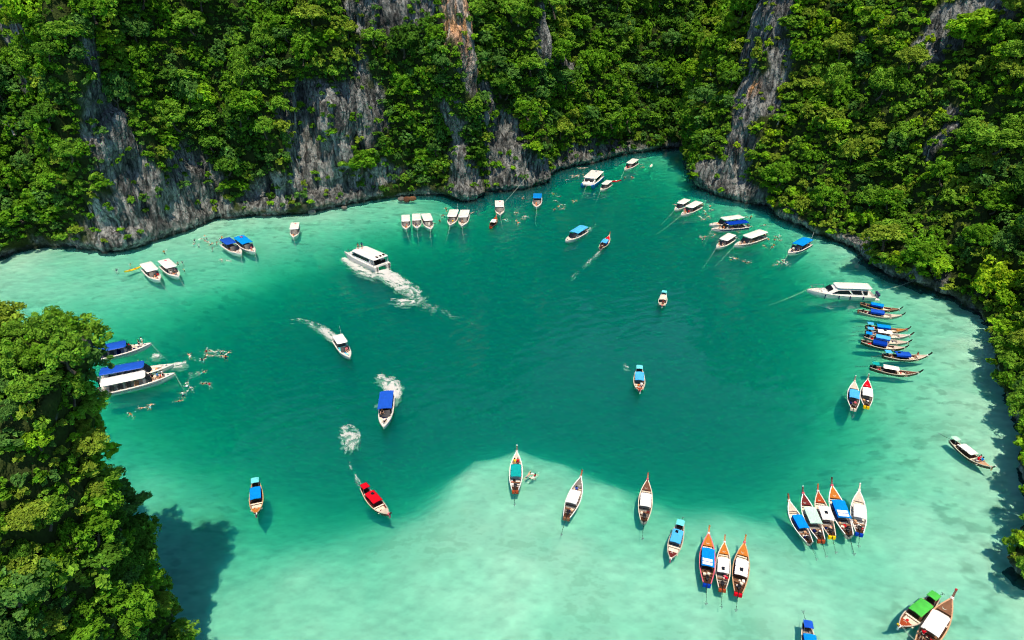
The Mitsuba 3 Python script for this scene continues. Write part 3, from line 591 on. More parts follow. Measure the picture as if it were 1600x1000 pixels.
ROWS = 'longtail boats with coloured canopies'
for a in (
    (0.6, 79.7, 88, 8.0, 'longtail boat with a teal canopy, alone where the pale sandbar meets deep water', 'teal', None, 'pale', 'hullwhite', 'white', 'darkwood', 'white', 'rust', .72),
    (8.9, 74.1, 71, 8.0, 'white-canopied longtail boat moored slantwise on the sandbar beside the lone teal-canopied one', 'white', None, 'grey', 'hullgrey', 'white', 'rust', 'rust', 'wood', .85),
    (19.1, 73.5, 77, 7.9, 'white-canopied longtail boat with dull brown bow deck, alone and upright on the sandbar', 'white', None, 'brown', 'hullgrey', 'cream', 'rust', 'rust', None, .85),
    (21.8, 65.9, -113, 7.2, 'blue-canopied longtail boat with its bow towards the viewer, lone beside the row of three', 'sky', 'aqua', 'maroon', 'hullgrey', 'pale', 'darkwood', 'cream', None, .62),
    (25.3, 62.9, 75, 8.0, 'blue-canopied longtail boat with orange bow, largest of the row of three', 'blue', None, 'orange', 'brown', 'pink', 'orange', 'orange', 'deepblue', .80),
    (27.1, 61.8, 73, 7.3, 'white-canopied longtail boat in the middle of the row of three', 'white', None, 'orange', 'hullgrey', 'cream', 'orange', 'rust', 'rust', .80),
    (29.2, 61.4, 69, 8.0, 'longtail boat with white canopy ending in navy cloth, outermost of the row of three', 'white', None, 'orange', 'brown', 'tan', 'orange', 'orange', 'red', .70),
    (39.5, 69.4, 92, 7.3, 'blue-canopied longtail boat with pale bow deck, first in the row of five', 'blue', None, 'pale', 'hullgrey', 'white', 'rust', 'rust', None, .80),
    (41.6, 70.3, 86, 8.2, 'mint-green-canopied longtail boat, second in the row of five', 'mint', None, 'maroon', 'hullgrey', 'white', 'darkwood', 'white', 'rust', .72),
    (43.6, 70.9, 82, 8.0, 'white-canopied longtail boat with red-brown bow deck, middle of the row of five', 'white', None, 'rust', 'hullgrey', 'cream', 'rust', 'orange', 'yellow', .75),
    (46.0, 71.4, 82, 9.0, 'large blue-canopied longtail boat with orange bow deck, fourth in the row of five', 'blue', None, 'orange', 'hullgrey', 'white', 'darkwood', 'darkwood', None, .75),
    (48.6, 71.2, 67, 8.2, 'pale longtail boat with white canopy and blue stern, standing apart at the end of five', 'white', None, 'pale', 'hullwhite', 'white', 'pale', 'white', 'deepblue', .62),
    (48.2, 54.7, -147, 8.0, 'green-canopied longtail boat with rust bow deck, lashed to a white-canopied one', 'green', 'green', 'rust', 'brown', 'pale', 'orange', 'yellow', None, .62),
    (49.3, 52.9, 42, 9.6, 'large brown longtail boat with big white canopy, lashed beside the green-canopied one', 'white', None, 'wood', 'wood', 'tan', 'brown', 'red', None, .0),
    (71.6, 83.8, -76, 7.4, 'white-canopied longtail boat under the trees at the shallow edge, its shaft raised', 'white', 'mint', 'tan', 'darkwood', 'cream', 'darkwood', 'white', None, .75),
    (71.4, 107.8, -22, 7.9, 'longtail boat with white canopy and teal aft awning, lowest of the side-on longtails', 'white', 'teal', 'brown', 'darkwood', 'pale', 'dark', 'dark', None, .75),
    (76.1, 112.9, -7, 8.0, 'blue-canopied longtail boat side-on, alone just below the raft of four longtails', 'royal', 'sky', 'pale', 'darkwood', 'cream', 'dark', 'dark', None, .62),
    (60.4, 99.7, 66, 8.2, 'blue-canopied longtail boat of the touching pair on the drop-off', 'sky', None, 'pale', 'hullgrey', 'white', 'darkwood', 'white', 'cream', .60),
    (63.0, 100.3, 65, 8.2, 'white-canopied longtail boat with red bow deck, of the touching pair on the drop-off', 'white', None, 'red', 'hullgrey', 'white', 'darkwood', 'white', 'yellow', .0),
    (81.0, 133.7, -29, 7.6, 'blue-canopied longtail boat, farther of the pair beside the big white cruiser', 'blue', None, 'brown', 'darkwood', 'tan', 'dark', 'dark', None, .62),
    (79.5, 130.4, -23, 8.0, 'blue-canopied longtail boat, nearer of the pair beside the big white cruiser', 'royal', None, 'pale', 'hullgrey', 'cream', 'dark', 'dark', 'wood', .62),
    (77.7, 123.9, -17, 7.6, 'longtail boat with orange bow and blue canopy, farthest of the raft of four', 'blue', 'sky', 'orange', 'brown', 'tan', 'dark', 'dark', None, .72),
    (76.8, 121.5, -18, 8.0, 'white-canopied longtail boat in the raft of four side-on longtails', 'white', 'sky', 'pale', 'hullgrey', 'white', 'darkwood', 'dark', None, .72),
    (75.4, 119.3, -26, 7.8, 'longtail boat with sky-blue canopy, third in the raft of four', 'sky', 'blue', 'pale', 'hullgrey', 'cream', 'dark', 'dark', None, .72),
    (73.8, 117.2, -27, 7.6, 'longtail boat with deep blue canopy, nearest of the raft of four', 'deepblue', None, 'pale', 'darkwood', 'cream', 'dark', 'dark', None, .72),
    (25.0, 171.3, 67, 8.2, 'blue-canopied longtail boat under way, trailing a thin wake near the inner bay', 'sky', None, 'red', 'hullgrey', 'cream', 'rust', 'rust', None, .0),
    (33.9, 137.0, -105, 7.4, 'small longtail boat with tan canopy, alone in the middle of the deep water', 'cream', 'aqua', 'tan', 'hullgrey', 'white', 'rust', 'rust', None, .0),
    (23.3, 104.4, -99, 8.2, 'sky-blue-canopied longtail boat coming head-on through the deep water', 'sky', 'aqua', 'rust', 'hullgrey', 'cream', 'rust', 'rust', None, .0),
    (-36.8, 74.0, -71, 7.6, 'orange-hulled longtail boat with blue canopy, near the shadow of the headland', 'blue', 'aqua', 'orange', 'wood', 'tan', 'cream', 'dark', None, .0),
    (-19.5, 73.3, -51, 7.6, 'longtail boat with a red canopy and red aft awning', 'red', 'red', 'pale', 'maroon', 'pale', 'darkwood', 'darkwood', None, .70),
    (33.7, 49.9, -103, 7.0, 'blue-canopied longtail boat cut off by the lower edge, its shaft pointing away', 'blue', 'royal', 'brown', 'hullgrey', 'cream', 'rust', 'rust', None, .75),
    (-5.3, 187.0, 79, 7.4, 'small dark longtail boat tied to the bow of a white speedboat', 'white', None, 'rust', 'darkwood', 'wood', 'rust', 'orange', 'rust', .0)):
    i = _used.get('longtail_boat', -1) + 1
    kw = {}
    if a[5] in ('royal', 'deepblue', 'blue', 'sky') and i not in (3, 27): kw['valance'] = 'deepblue' if a[5] != 'sky' else 'royal'
    if i in (6,): kw['valance'] = 'navy'
    if i in (9, 5, 6, 29, 3, 22, 16): kw['panel'] = 'glass'
    if i in (4, 10): kw['pads'] = 2
    if i in (4, 8, 10, 13): kw['long'] = True
    longtail(*a[:5], *a[5:], group=None, **kw)

# -- speedboat, 10 m, bow towards +x
def sb_beam(u): return 1.42 * ((0.93 + 0.07 * u / 0.4) if u < 0.4 else (1 - ((u - 0.4) / 0.6) ** 2.6) * 0.97 + 0.03)
def sb_sheer(u): return 0.85 + 0.50 * u ** 1.6
def sb_keel(u): return -0.40 + (1.2 * ((u - 0.65) / 0.35) ** 2.2 if u > 0.65 else 0)
def sb_floor(u): return 0.40 if u < 0.60 else 0.82 if u < 0.86 else sb_sheer(u) - 0.05
rings, edge = [], []
for u in sorted([*np.linspace(0, 1, 23), .599, .601, .859, .861, .012]):
    x, b, s, k, f = -5 + 10 * u, sb_beam(u), sb_sheer(u), sb_keel(u), sb_floor(u)
    if u <= 0: f = s - 0.05
    t = min(0.24, 0.6 * b); h = s - k
    rings.append(mirror([(x, .02, k), (x, .60 * b, k + .22 * h), (x, .86 * b, k + .42 * h), (x, .93 * b, k + .75 * h), (x, b, s - .05), (x, b - .04, s), (x, b - t, s), (x, max(b - t - .03, .015), f + .02), (x, .01, f)]))
    edge.append((x, b, s))
MESHES['sb_hull'] = loft(rings)
MESHES['sb_rub_rail'] = join([loft([[(x, sg * (b + .02), s - .16), (x, sg * (b + .05), s - .08), (x, sg * (b + .01), s - .05), (x, sg * (b - .06), s - .16)] for x, b, s in edge]) for sg in (1, -1)])
MESHES['sb_cushion'] = box(-.26, .26, -.75, .75, 0, .16, .05)
MESHES['sb_bow_seat'] = loft([[(x, y0, .80), (x, y0, 1.04), (x, y1, 1.04), (x, y1, .80)] for x, y0, y1 in ((1.25, .72, 1.12), (2.3, .5, .95), (3.2, .15, .62))])
def rounded(x0, x1, half, z0, z1, r, nose=0.0, crown=0.10):
    """A flat roof with round corners, its upper edge rounded off; nose pulls the front corners in."""
    base = shapely.Polygon([(x0, -half), (x1 - nose, -half), (x1, -half * .72), (x1, half * .72), (x1 - nose, half), (x0, half)]).buffer(-r).buffer(r, quad_segs=4)
    layers = []
    for ins, z in ((0.03, z0), (0.0, z0 + .3 * (z1 - z0)), (0.0, z0 + .6 * (z1 - z0)), (0.07, z1), (0.5, z1 + crown * .7), (0.9, z1 + crown)):
        ring = np.array(base.exterior.coords)[:-1]; c = np.array([(x0 + x1) / 2, 0.0]); e = np.array([(x1 - x0) / 2, half])
        layers.append([(*(c + (q - c) * (1 - ins / e)), z) for q in ring])
    return loft(layers)
MESHES['sb_canopy'] = rounded(-4.75, 1.15, 1.36, 2.22, 2.36, .25, .25)
MESHES['sb_canopy_short'] = rounded(-4.4, 0.0, 1.30, 2.22, 2.36, .25, .2)
MESHES['sb_canopy_cloth'] = slab(-4.6, 0.9, 1.33, 2.22, .14, .06, sag=.03, nx=10)
MESHES['sb_post'] = rod((0, 0, .8), (0, 0, 2.24), .04, 5)
MESHES['sb_windshield'] = loft([[(1.75, -1.05, 1.1), (1.05, -1.0, 2.0), (1.0, -1.0, 1.98), (1.68, -1.05, 1.1)], [(1.95, 0, 1.12), (1.2, 0, 2.05), (1.15, 0, 2.02), (1.88, 0, 1.12)], [(1.75, 1.05, 1.1), (1.05, 1.0, 2.0), (1.0, 1.0, 1.98), (1.68, 1.05, 1.1)]])
MESHES['sb_bench'] = join([box(-.22, .22, -1.05, 1.05, .42, .82, .04), box(-.28, -.18, -1.05, 1.05, .8, 1.2, .03)])
MESHES['sb_console'] = box(.5, 1.0, -.1, .75, .42, 1.25, .06)
MESHES['sb_outboard'] = join([box(-5.55, -5.05, -.20, .20, .75, 1.30, .09), box(-5.35, -5.15, -.09, .09, -.45, .76, .02)])
MESHES['sb_antenna'] = rod((-4.2, .9, 2.3), (-4.9, .95, 4.0), .022, 4)
MESHES['sb_cleat'] = join([box(3.85, 4.15, -.05, .05, 1.22, 1.36), box(3.95, 4.05, -.16, .16, 1.33, 1.38)])
MESHES['sb_stripe'] = join([loft([[(x, sg * (.93 * sb_beam(u) + .012 + .02), z0), (x, sg * (.97 * sb_beam(u) + .03), z0 + .2), (x, sg * (.9 * sb_beam(u)), z0 + .2), (x, sg * (.88 * sb_beam(u)), z0)] for u in np.linspace(.02, .8, 9) for x, z0 in ((-5 + 10 * u, sb_keel(u) + .72 * (sb_sheer(u) - sb_keel(u)) - .1),)]) for sg in (1, -1)])
MESHES['sb_hatch'] = box(-.3, .3, -.3, .3, 0, .05, .02)

def speedboat(x, y, deg, L, label, roof='white', seat='red', stripe=None, kind='sb_canopy', antenna=False, engines=2, beam=1.0, hatch=False, group=None, bags=('vest',)):
    s = L / 10.0
    M = T().translate([x, y, 0]).rotate([0, 0, 1], deg).rotate([1, 0, 0], float(g.normal(0, 1))).scale([s, s * beam, 0.5 + 0.5 * s])
    t = Thing('speedboat', label, 'boat', M, group)
    t.part('hull', 'sb_hull', 'hullwhite', smooth=35)
    t.part('rub_rail', 'sb_rub_rail', 'hullwhite' if stripe is None else stripe, smooth=35)
    if stripe: t.part('stripe', 'sb_stripe', stripe, smooth=35)
    for sy in (1, -1): t.part('bow_seat', 'sb_bow_seat', 'cream', 'matte', move=T().scale([1, sy, 1]))
    t.part('sun_pad', 'sb_cushion', seat, 'matte', move=T().translate([2.95, 0, .88]).scale([1, .55, 1]))
    r = t.part('roof', kind, roof, 'matte' if 'cloth' in kind else 'paint', smooth=35)
    x1 = 0.85 if kind != 'sb_canopy_short' else -.25
    for px in (-4.3, -1.8, x1):
        for sy in (1, -1): t.part('post', 'sb_post', 'steel', move=T().translate([px, sy * 1.2, 0]))
    if antenna: t.part('antenna', 'sb_antenna', 'white', under=r)
    if hatch: t.part('hatch', 'sb_hatch', hatch, under=r, move=T().translate([-3.4, .2, 2.42]))
    t.part('windshield', 'sb_windshield', 'glass', smooth=35)
    for bx in (-3.6, -2.5, -1.4, -.3): t.part('bench', 'sb_bench', seat if bx > -1 else 'grey', 'matte', move=T().translate([bx, 0, 0]))
    t.part('console', 'sb_console', 'white')
    for i in range(engines): t.part('outboard_engine', 'sb_outboard', 'dark' if i % 2 == 0 else 'grey', smooth=30, move=T().translate([0, (i - (engines - 1) / 2) * .62, 0]))
    t.part('cleat', 'sb_cleat', 'steel')
    for i in range(3): t.part('life_jacket', 'lt_bag', g.choice(bags), 'matte', smooth=True, move=T().translate([float(g.uniform(1.4, 2.6)), float(g.uniform(-.5, .5)), .88]).scale([1, 1, .6]))
    return t

for a in (
    (-86.8, 150.3, -49, 10.6, 'white-roofed speedboat with orange life jackets in its bow, nearest the headland of a touching pair', 'white', 'rust', None),
    (-83.2, 152.2, -48, 10.6, 'white-roofed speedboat with dark bow seats, second of the pair by the yellow kayak', 'white', 'navy', None),
    (-73.2, 166.3, -48, 11.2, 'speedboat with dull blue roof, of the blue-roofed pair below the grey buttress', 'royal', 'brown', None),
    (-69.9, 167.6, -50, 11.2, 'speedboat with bright blue roof, of the blue-roofed pair below the grey buttress', 'blue', 'rust', 'steel'),
    (-60.4, 178.3, -78, 9.3, 'single white speedboat with a red dot on its roof, close under the long cliff', 'white', 'maroon', None),
    (-30.3, 184.5, -82, 9.3, 'white-roofed speedboat with red bow seats, first of the moored row of three', 'white', 'maroon', None),
    (-27.3, 185.3, -82, 9.6, 'white-roofed speedboat with blue bow seats, middle of the moored row of three', 'white', 'deepblue', None),
    (-24.0, 184.8, -76, 10.6, 'white-roofed speedboat with lilac bow seats, third of the moored row of three', 'white', 'lilac', None),
    (-17.3, 188.1, -93, 10.6, 'white speedboat with brown bow seats, first of the moored two under the cliff', 'white', 'brown', None),
    (-14.0, 187.6, -92, 10.8, 'white speedboat with grey bow seats, second of the moored two under the cliff', 'white', 'grey', None),
    (-3.7, 196.6, -88, 10.4, 'white speedboat roped to the cliff with a small longtail at its bow', 'white', 'grey', None),
    (7.8, 203.5, -94, 10.8, 'speedboat with a small blue roof and red bow seats, alone before the cliff', 'blue', 'red', None),
    (-33.2, 115.5, -61, 8.6, 'white speedboat under way with turquoise gear on its bow and a curved wake', 'white', 'aqua', None),
    (-21.4, 94.6, -85, 9.4, 'white speedboat with long blue roof, foam churning at its stern', 'royal', 'dark', None),
    (-76.5, 114.4, 27, 11.0, 'blue-roofed speedboat half hidden by the headland, the farther one', 'royal', 'navy', 'steel'),
    (-67.6, 103.3, 25, 12.2, 'long white-roofed speedboat half hidden by the headland, people on its bow', 'white', 'tan', 'steel'),
    (-69.4, 106.6, 22, 12.4, 'blue-roofed speedboat lying behind the long white-roofed one at the headland', 'royal', 'grey', None),
    (30.8, 219.3, -117, 8.6, 'small white speedboat tied beside the blue-hulled ferry', 'white', 'grey', None),
    (42.7, 243.4, -119, 11.6, 'white speedboat with red bow seats, deepest in the inlet', 'white', 'red', None),
    (17.3, 175.5, -124, 10.6, 'light-blue-roofed speedboat under way across the inner bay', 'sky', 'cream', None),
    (51.6, 199.8, -127, 9.0, 'white speedboat mostly hidden behind another one off the far headland', 'white', 'aqua', None),
    (53.5, 195.8, -130, 11.6, 'white speedboat with red bow seats, nearer of the pair off the far headland', 'white', 'maroon', None),
    (61.3, 181.6, -163, 11.6, 'speedboat with blue cloth roof, lying against a white-roofed one by the swimmers', 'deepblue', 'tan', 'navy'),
    (61.3, 185.3, -160, 11.2, 'white-roofed speedboat lying behind the blue cloth-roofed one', 'white', 'navy', None),
    (56.7, 170.2, -130, 9.6, 'short white speedboat with red seats beside a longer white one', 'white', 'maroon', None),
    (63.7, 171.4, -143, 13.0, 'long white speedboat with a row of dark side openings, swimmers at its stern', 'white', 'tan', 'grey'),
    (75.1, 166.4, -136, 11.4, 'speedboat with bright blue cloth roof near the far wooded shore', 'blue', 'navy', 'navy')):
    i = _used.get('speedboat', -1) + 1
    kind = 'sb_canopy_cloth' if i in (3, 13, 19, 26, 22) else 'sb_canopy_short' if i in (11, 12, 2) else 'sb_canopy'
    speedboat(*a, kind=kind, antenna=i in (4, 8, 12, 25, 26), engines=3 if i % 3 == 0 else 2, beam=0.84 if a[3] > 11.5 else 0.96, hatch={4: 'red', 3: 'red', 10: 'pink', 1: 'pink'}.get(i, False),
              bags=('vest', 'rust') if i in (0, 5) else ('aqua', 'sky') if i == 12 else ('white', 'navy', 'vest', 'skin'))

# -- big cruiser with a closed cabin, 15 m
MESHES['cr_hull'] = MESHES['sb_hull'].copy(); MESHES['cr_hull'].apply_scale([1.5, 1.35, 1.35])
MESHES['cr_cabin'] = loft([mirror([(x, .01, .6), (x, w, .6), (x, w, 1.35), (x, w - .25 - .12 * (z - 1.7), max(z - .12, 1.4)), (x, w - .5, z), (x, .01, z + .06)]) for x, w, z in ((-5.6, 1.62, 2.75), (-5.2, 1.66, 2.95), (-2, 1.70, 3.0), (1.0, 1.66, 2.9), (2.0, 1.58, 2.55), (3.3, 1.40, 1.75), (4.1, 1.15, 1.50))])
MESHES['cr_roof'] = rounded(-6.4, 1.6, 1.60, 2.98, 3.12, .3, .5)
def side_panel(pts, w0, w1, z0, z1, sg):
    f = lambda z: (w0 + (w1 - w0) * (z - z0) / (z1 - z0))
    return loft([[(x, sg * (f(z) + d), z) for x, z in pts] for d in (.05, -.08)])
MESHES['cr_window'] = join([side_panel([(-2.0, 1.65), (-1.2, 2.45), (1.0, 2.35), (2.3, 1.7)], 1.66, 1.50, 1.35, 2.9, s) for s in (1, -1)])
MESHES['cr_window_aft'] = join([side_panel([(-4.4, 1.65), (-3.9, 2.5), (-1.7, 2.5), (-2.4, 1.65)], 1.66, 1.50, 1.35, 2.9, s) for s in (1, -1)])
MESHES['cr_window_rear'] = join([side_panel([(-5.5, 1.6), (-5.4, 2.45), (-4.3, 2.5), (-4.8, 1.6)], 1.64, 1.50, 1.35, 2.9, s) for s in (1, -1)])
MESHES['cr_windshield'] = loft([[(3.2, y, 1.95), (2.2, y * 1.05, 2.66), (2.1, y * 1.05, 2.6), (3.1, y, 1.85)] for y in (-1.12, -.4, .4, 1.12)])
MESHES['cr_fender'] = join([rod((0, 0, -.45), (0, 0, .45), .12, 8)])
MESHES['cr_rail'] = join([rod(a, b, .03, 4) for sg in (1, -1) for pts in ([(3.4, sg * 1.55, 2.45), (5.2, sg * 1.0, 2.55), (6.6, sg * .35, 2.65), (7.1, 0, 2.7)],) for a, b in zip(pts, pts[1:])] + [rod((x, sg * w, 1.6), (x, sg * w, z), .025, 4) for sg in (1, -1) for x, w, z in ((3.4, 1.55, 2.45), (5.2, 1.0, 2.55), (6.6, .35, 2.65))])
MESHES['cr_platform'] = box(-8.6, -7.4, -1.5, 1.5, .25, .45, .04)
t = Thing('motor_cruiser', 'large white closed-cabin cruiser moored side-on near the wooded shore', 'boat', T().translate([74.8, 139.8, 0]).rotate([0, 0, 1], 175).scale([.98, 1, 1]))
t.part('hull', 'cr_hull', 'hullwhite', smooth=35)
c = t.part('cabin', 'cr_cabin', 'white', smooth=25)
t.part('roof', 'cr_roof', 'white', smooth=35, under=c)
for w in ('cr_window', 'cr_window_aft', 'cr_window_rear'): t.part('window', w, 'glass', under=c)
t.part('windshield', 'cr_windshield', 'glass', under=c)
t.part('bow_rail', 'cr_rail', 'steel')
t.part('swim_platform', 'cr_platform', 'white')
for i, fx in enumerate((-4.6, -1.7, .8, 3.8)): t.part('fender', 'cr_fender', 'navy', smooth=True, move=T().translate([fx, 1.98 if fx < 3 else 1.72, .85]))
for i in range(3): t.part('outboard_engine', 'sb_outboard', 'navy', smooth=30, move=T().translate([-2.9, -.7 + .7 * i, .2]).scale([1.05, 1.2, 1.1]))

# -- catamaran ferries, 14 m
def cat_hull(sg):
    r = []
    for u in np.linspace(0, 1, 15):
        w = .62 * (1 - max(0, (u - .55) / .45) ** 2.2) + .03
        z = 1.30 + .45 * u ** 2; k = -.55 + (1.6 * ((u - .7) / .3) ** 2 if u > .7 else 0)
        r.append([(-7 + 14 * u, sg * 1.85 + a, b) for a, b in ((0, k), (w * .8, k + .4), (w, z - .3), (w, z), (-w, z), (-w, z - .3), (-w * .8, k + .4))])
    return loft(r)
for i, sg in enumerate((1, -1)): MESHES[f'cat_hull_{i}'] = cat_hull(sg)
MESHES['cat_deck'] = loft([[(x, -w, z), (x, w, z), (x, w, z - .45), (x, -w, z - .45)] for x, w, z in ((-6.6, 2.45, 1.42), (0, 2.45, 1.46), (4.6, 2.3, 1.66), (5.6, 1.5, 1.72))])
MESHES['cat_cabin'] = loft([mirror([(x, .01, 1.3), (x, w, 1.3), (x, w, 2.0), (x, w - .18, z - .1), (x, w - .4, z), (x, .01, z + .08)]) for x, w, z in ((-4.7, 2.18, 3.05), (0, 2.22, 3.1), (2.4, 2.15, 3.0), (3.3, 2.0, 2.5), (4.3, 1.7, 1.9))])
MESHES['cat_roof'] = rounded(-6.7, 3.1, 2.35, 3.10, 3.26, .5, .5)
MESHES['cat_window'] = join([side_panel([(-4.2, 2.05), (-4.2, 2.75), (2.0, 2.75), (3.0, 2.05)], 2.20, 2.06, 2.0, 3.0, s) for s in (1, -1)])
MESHES['cat_windshield'] = loft([[(4.05, y, 2.1), (3.0, y * 1.1, 2.8), (2.9, y * 1.1, 2.74), (3.9, y, 1.95)] for y in (-1.5, 0, 1.5)])
MESHES['cat_door'] = box(-4.78, -4.66, -.9, .9, 1.5, 2.85)
MESHES['cat_seat'] = join([box(-.25, .25, -.5, .5, 1.45, 1.85, .05), box(-.3, -.2, -.5, .5, 1.8, 2.3, .03)])
MESHES['cat_rail'] = join([rod((x, s * 2.35, 1.4), (x, s * 2.35, 2.35), .03, 4) for s in (1, -1) for x in np.linspace(-6.4, -4.8, 3)] + [rod((-6.4, s * 2.35, 2.35), (-4.8, s * 2.35, 2.35), .03, 4) for s in (1, -1)] + [rod((4.2, s * 2.2, 1.7), (4.2, s * 2.2, 2.6), .03, 4) for s in (1, -1)] + [rod((4.2, s * 2.2, 2.6), (5.5, s * 1.4, 2.65), .03, 4) for s in (1, -1)])
MESHES['cat_post'] = rod((0, 0, 1.4), (0, 0, 3.12), .05, 6)
MESHES['cat_mast'] = join([rod((-4.5, 0, 3.2), (-4.8, 0, 5.2), .05), rod((-4.8, -.5, 4.6), (-4.8, .5, 4.6), .03), box(-5.0, -4.4, -.35, .35, 3.3, 3.6, .04)])
MESHES['cat_rack'] = join([box(-6.2, -5.4, -.5 + o, .0 + o, 3.26, 3.5, .03) for o in (-1.2, -.2, .9)])
def catamaran(x, y, deg, L, label, low, rack=False, mast=False):
    s = L / 14
    t = Thing('catamaran_ferry', label, 'boat', T().translate([x, y, 0]).rotate([0, 0, 1], deg).scale([s, s, s]))
    for i in range(2): t.part('hull', f'cat_hull_{i}', low, smooth=35)
    t.part('deck', 'cat_deck', 'white')
    c = t.part('cabin', 'cat_cabin', 'white', smooth=25)
    t.part('window', 'cat_window', 'glass', under=c); t.part('windshield', 'cat_windshield', 'glass', under=c); t.part('door', 'cat_door', 'glass', under=c)
    r = t.part('roof', 'cat_roof', 'white', smooth=35)
    for sx, sy in ((-5.7, 1.2), (-5.7, -1.2), (-5.7, 0)): t.part('seat', 'cat_seat', 'dark', 'matte', move=T().translate([sx, sy, 0]))
    for sx in (-6.4,):
        for sy in (2.15, -2.15): t.part('post', 'cat_post', 'white', move=T().translate([sx, sy, 0]))
    t.part('rail', 'cat_rail', 'steel')
    if rack: t.part('roof_rack', 'cat_rack', 'dark', under=r)
    if mast: t.part('mast', 'cat_mast', 'steel', under=r)
    for sy in (-1.85, 1.85): t.part('outboard_engine', 'sb_outboard', 'grey', smooth=30, move=T().translate([-2.0, sy, .1]))
catamaran(-37.0, 159.6, 137, 13.6, 'white catamaran ferry speeding away with a broad foaming wake', 'hullwhite', rack=True)
catamaran(27.0, 225.0, -113, 13.6, 'white catamaran ferry with a blue hull moored in the inner bay', 'ferryblue', mast=True)

# -- small craft
def kayak(key, label, cat, x, y, deg, L, color, seat):
    MESHES.setdefault('kayak', loft([mirror([(4 * u - 2, .01, -.1 + .2 * abs(2 * u - 1) ** 3), (4 * u - 2, w * .8, -.02 + .2 * abs(2 * u - 1) ** 3), (4 * u - 2, w, .14 + .2 * abs(2 * u - 1) ** 3), (4 * u - 2, w * .6, .2 + .2 * abs(2 * u - 1) ** 3), (4 * u - 2, .01, .12 + .2 * abs(2 * u - 1) ** 3)]) for u in np.linspace(0, 1, 13) for w in (.40 * (1 - abs(2 * u - 1) ** 2.5) + .02,)]))
    MESHES.setdefault('kayak_seat', box(-.2, .2, -.25, .25, .13, .3, .04))
    s = L / 4
    t = Thing(key, label, cat, T().translate([x, y, .03]).rotate([0, 0, 1], deg).scale([s, s, s]))
    t.part('hull', 'kayak', color, smooth=40)
    for o in (-.7, .6): t.part('seat', 'kayak_seat', seat, 'matte', move=T().translate([o, 0, 0]))
kayak('kayak', 'yellow kayak floating over the pale shelf', 'kayak', -94.1, 154.9, 50, 4.2, 'yellow', 'orange')
kayak('kayak', 'red and white kayak beside the small speedboat at the ferry', 'kayak', 34.9, 228.2, 12, 5.4, 'red', 'white')
kayak('paddle_board', 'white paddle craft floating alone in the mouth of the inlet', 'paddle board', 51.0, 247.1, 70, 4.2, 'white', 'cream')
kayak('dinghy', 'small grey dinghy drawn up under the dark cliff overhang', 'dinghy', 25.6, 244.2, 10, 4.4, 'hullgrey', 'pale')
# ------------------------------------------------------------------ people: one body, hair and clothes as parts
import manifold3d as m3
BONES = [('head', 'neck'), ('neck', 'chest'), ('chest', 'waist'), ('waist', 'hip')] + [(a + s, b + s) for s in 'lr' for a, b in (('shoulder', 'elbow'), ('elbow', 'wrist'), ('wrist', 'palm'), ('hipj', 'knee'), ('knee', 'ankle'), ('ankle', 'toe'))] + [('chest', 'shoulderl'), ('chest', 'shoulderr'), ('hip', 'hipjl'), ('hip', 'hipjr'), ('palml', 'fingerl'), ('palmr', 'fingerr'), ('palml', 'thumbl'), ('palmr', 'thumbr')]
RAD = dict(head=.105, neck=.06, chest=.135, waist=.115, hip=.125, shoulder=.062, elbow=.044, wrist=.032, palm=.036, finger=.016, thumb=.015, hipj=.088, knee=.058, ankle=.042, toe=.034)
BALL = np.vstack([trimesh.creation.icosphere(0).vertices, trimesh.creation.icosphere(0).vertices @ trimesh.transformations.rotation_matrix(0.6, [1, 1, 0])[:3, :3]])
def hull_of(J, bones, grow=0.0):
    out = []
    for a, b in bones:
        pts = np.vstack([np.array(J[k]) + BALL * (RAD[k if k in RAD else k[:-1]] + grow) for k in (a, b)])
        out.append(m3.Manifold.hull_points(pts.astype(np.float32)))
    return m3.Manifold.batch_boolean(out, m3.OpType.Add)
def soften(man, edge=0.13, it=4):
    m = man.refine_to_length(edge).to_mesh()
    t = trimesh.Trimesh(m.vert_properties[:, :3], m.tri_verts)
    trimesh.smoothing.filter_taubin(t, iterations=it)
    return t
def joints(arm, leg, lean=(0, 0), head=(0.03, 0.0)):
    """Upright figure with the hip at the origin, facing +x. arm, leg: (forward, out, down) directions of upper and lower limb per side."""
    J = {'hip': (0, 0, 0), 'waist': (lean[0] * .18, 0, .20), 'chest': (lean[0] * .42, lean[1] * .42, .43)}
    c = np.array(J['chest'])
    J['neck'] = tuple(c + [lean[0] * .1, 0, .18]); J['head'] = tuple(c + [lean[0] * .15 + head[0], head[1], .34])
    for s, sg in (('l', 1), ('r', -1)):
        u, l = arm[s]; a, b = leg[s]
        def go(p, d, n): d = np.array([d[0], sg * d[1], -d[2]], float); return tuple(np.array(p) + d / np.linalg.norm(d) * n)
        J['shoulder' + s] = tuple(c + [0, sg * .18, .10]); J['elbow' + s] = go(J['shoulder' + s], u, .29); J['wrist' + s] = go(J['elbow' + s], l, .25)
        J['palm' + s] = go(J['wrist' + s], l, .07); J['finger' + s] = go(J['palm' + s], l, .10); J['thumb' + s] = tuple(np.array(J['palm' + s]) + [.05, -sg * .03, -.02])
        J['hipj' + s] = (0, sg * .09, -.04); J['knee' + s] = go(J['hipj' + s], a, .42); J['ankle' + s] = go(J['knee' + s], b, .40)
        f = (1, .2, .1) if abs(b[2]) > .6 else b
        J['toe' + s] = go(J['ankle' + s], f, .17)
    return J
def both(u, l): return {'l': (u, l), 'r': (u, l)}
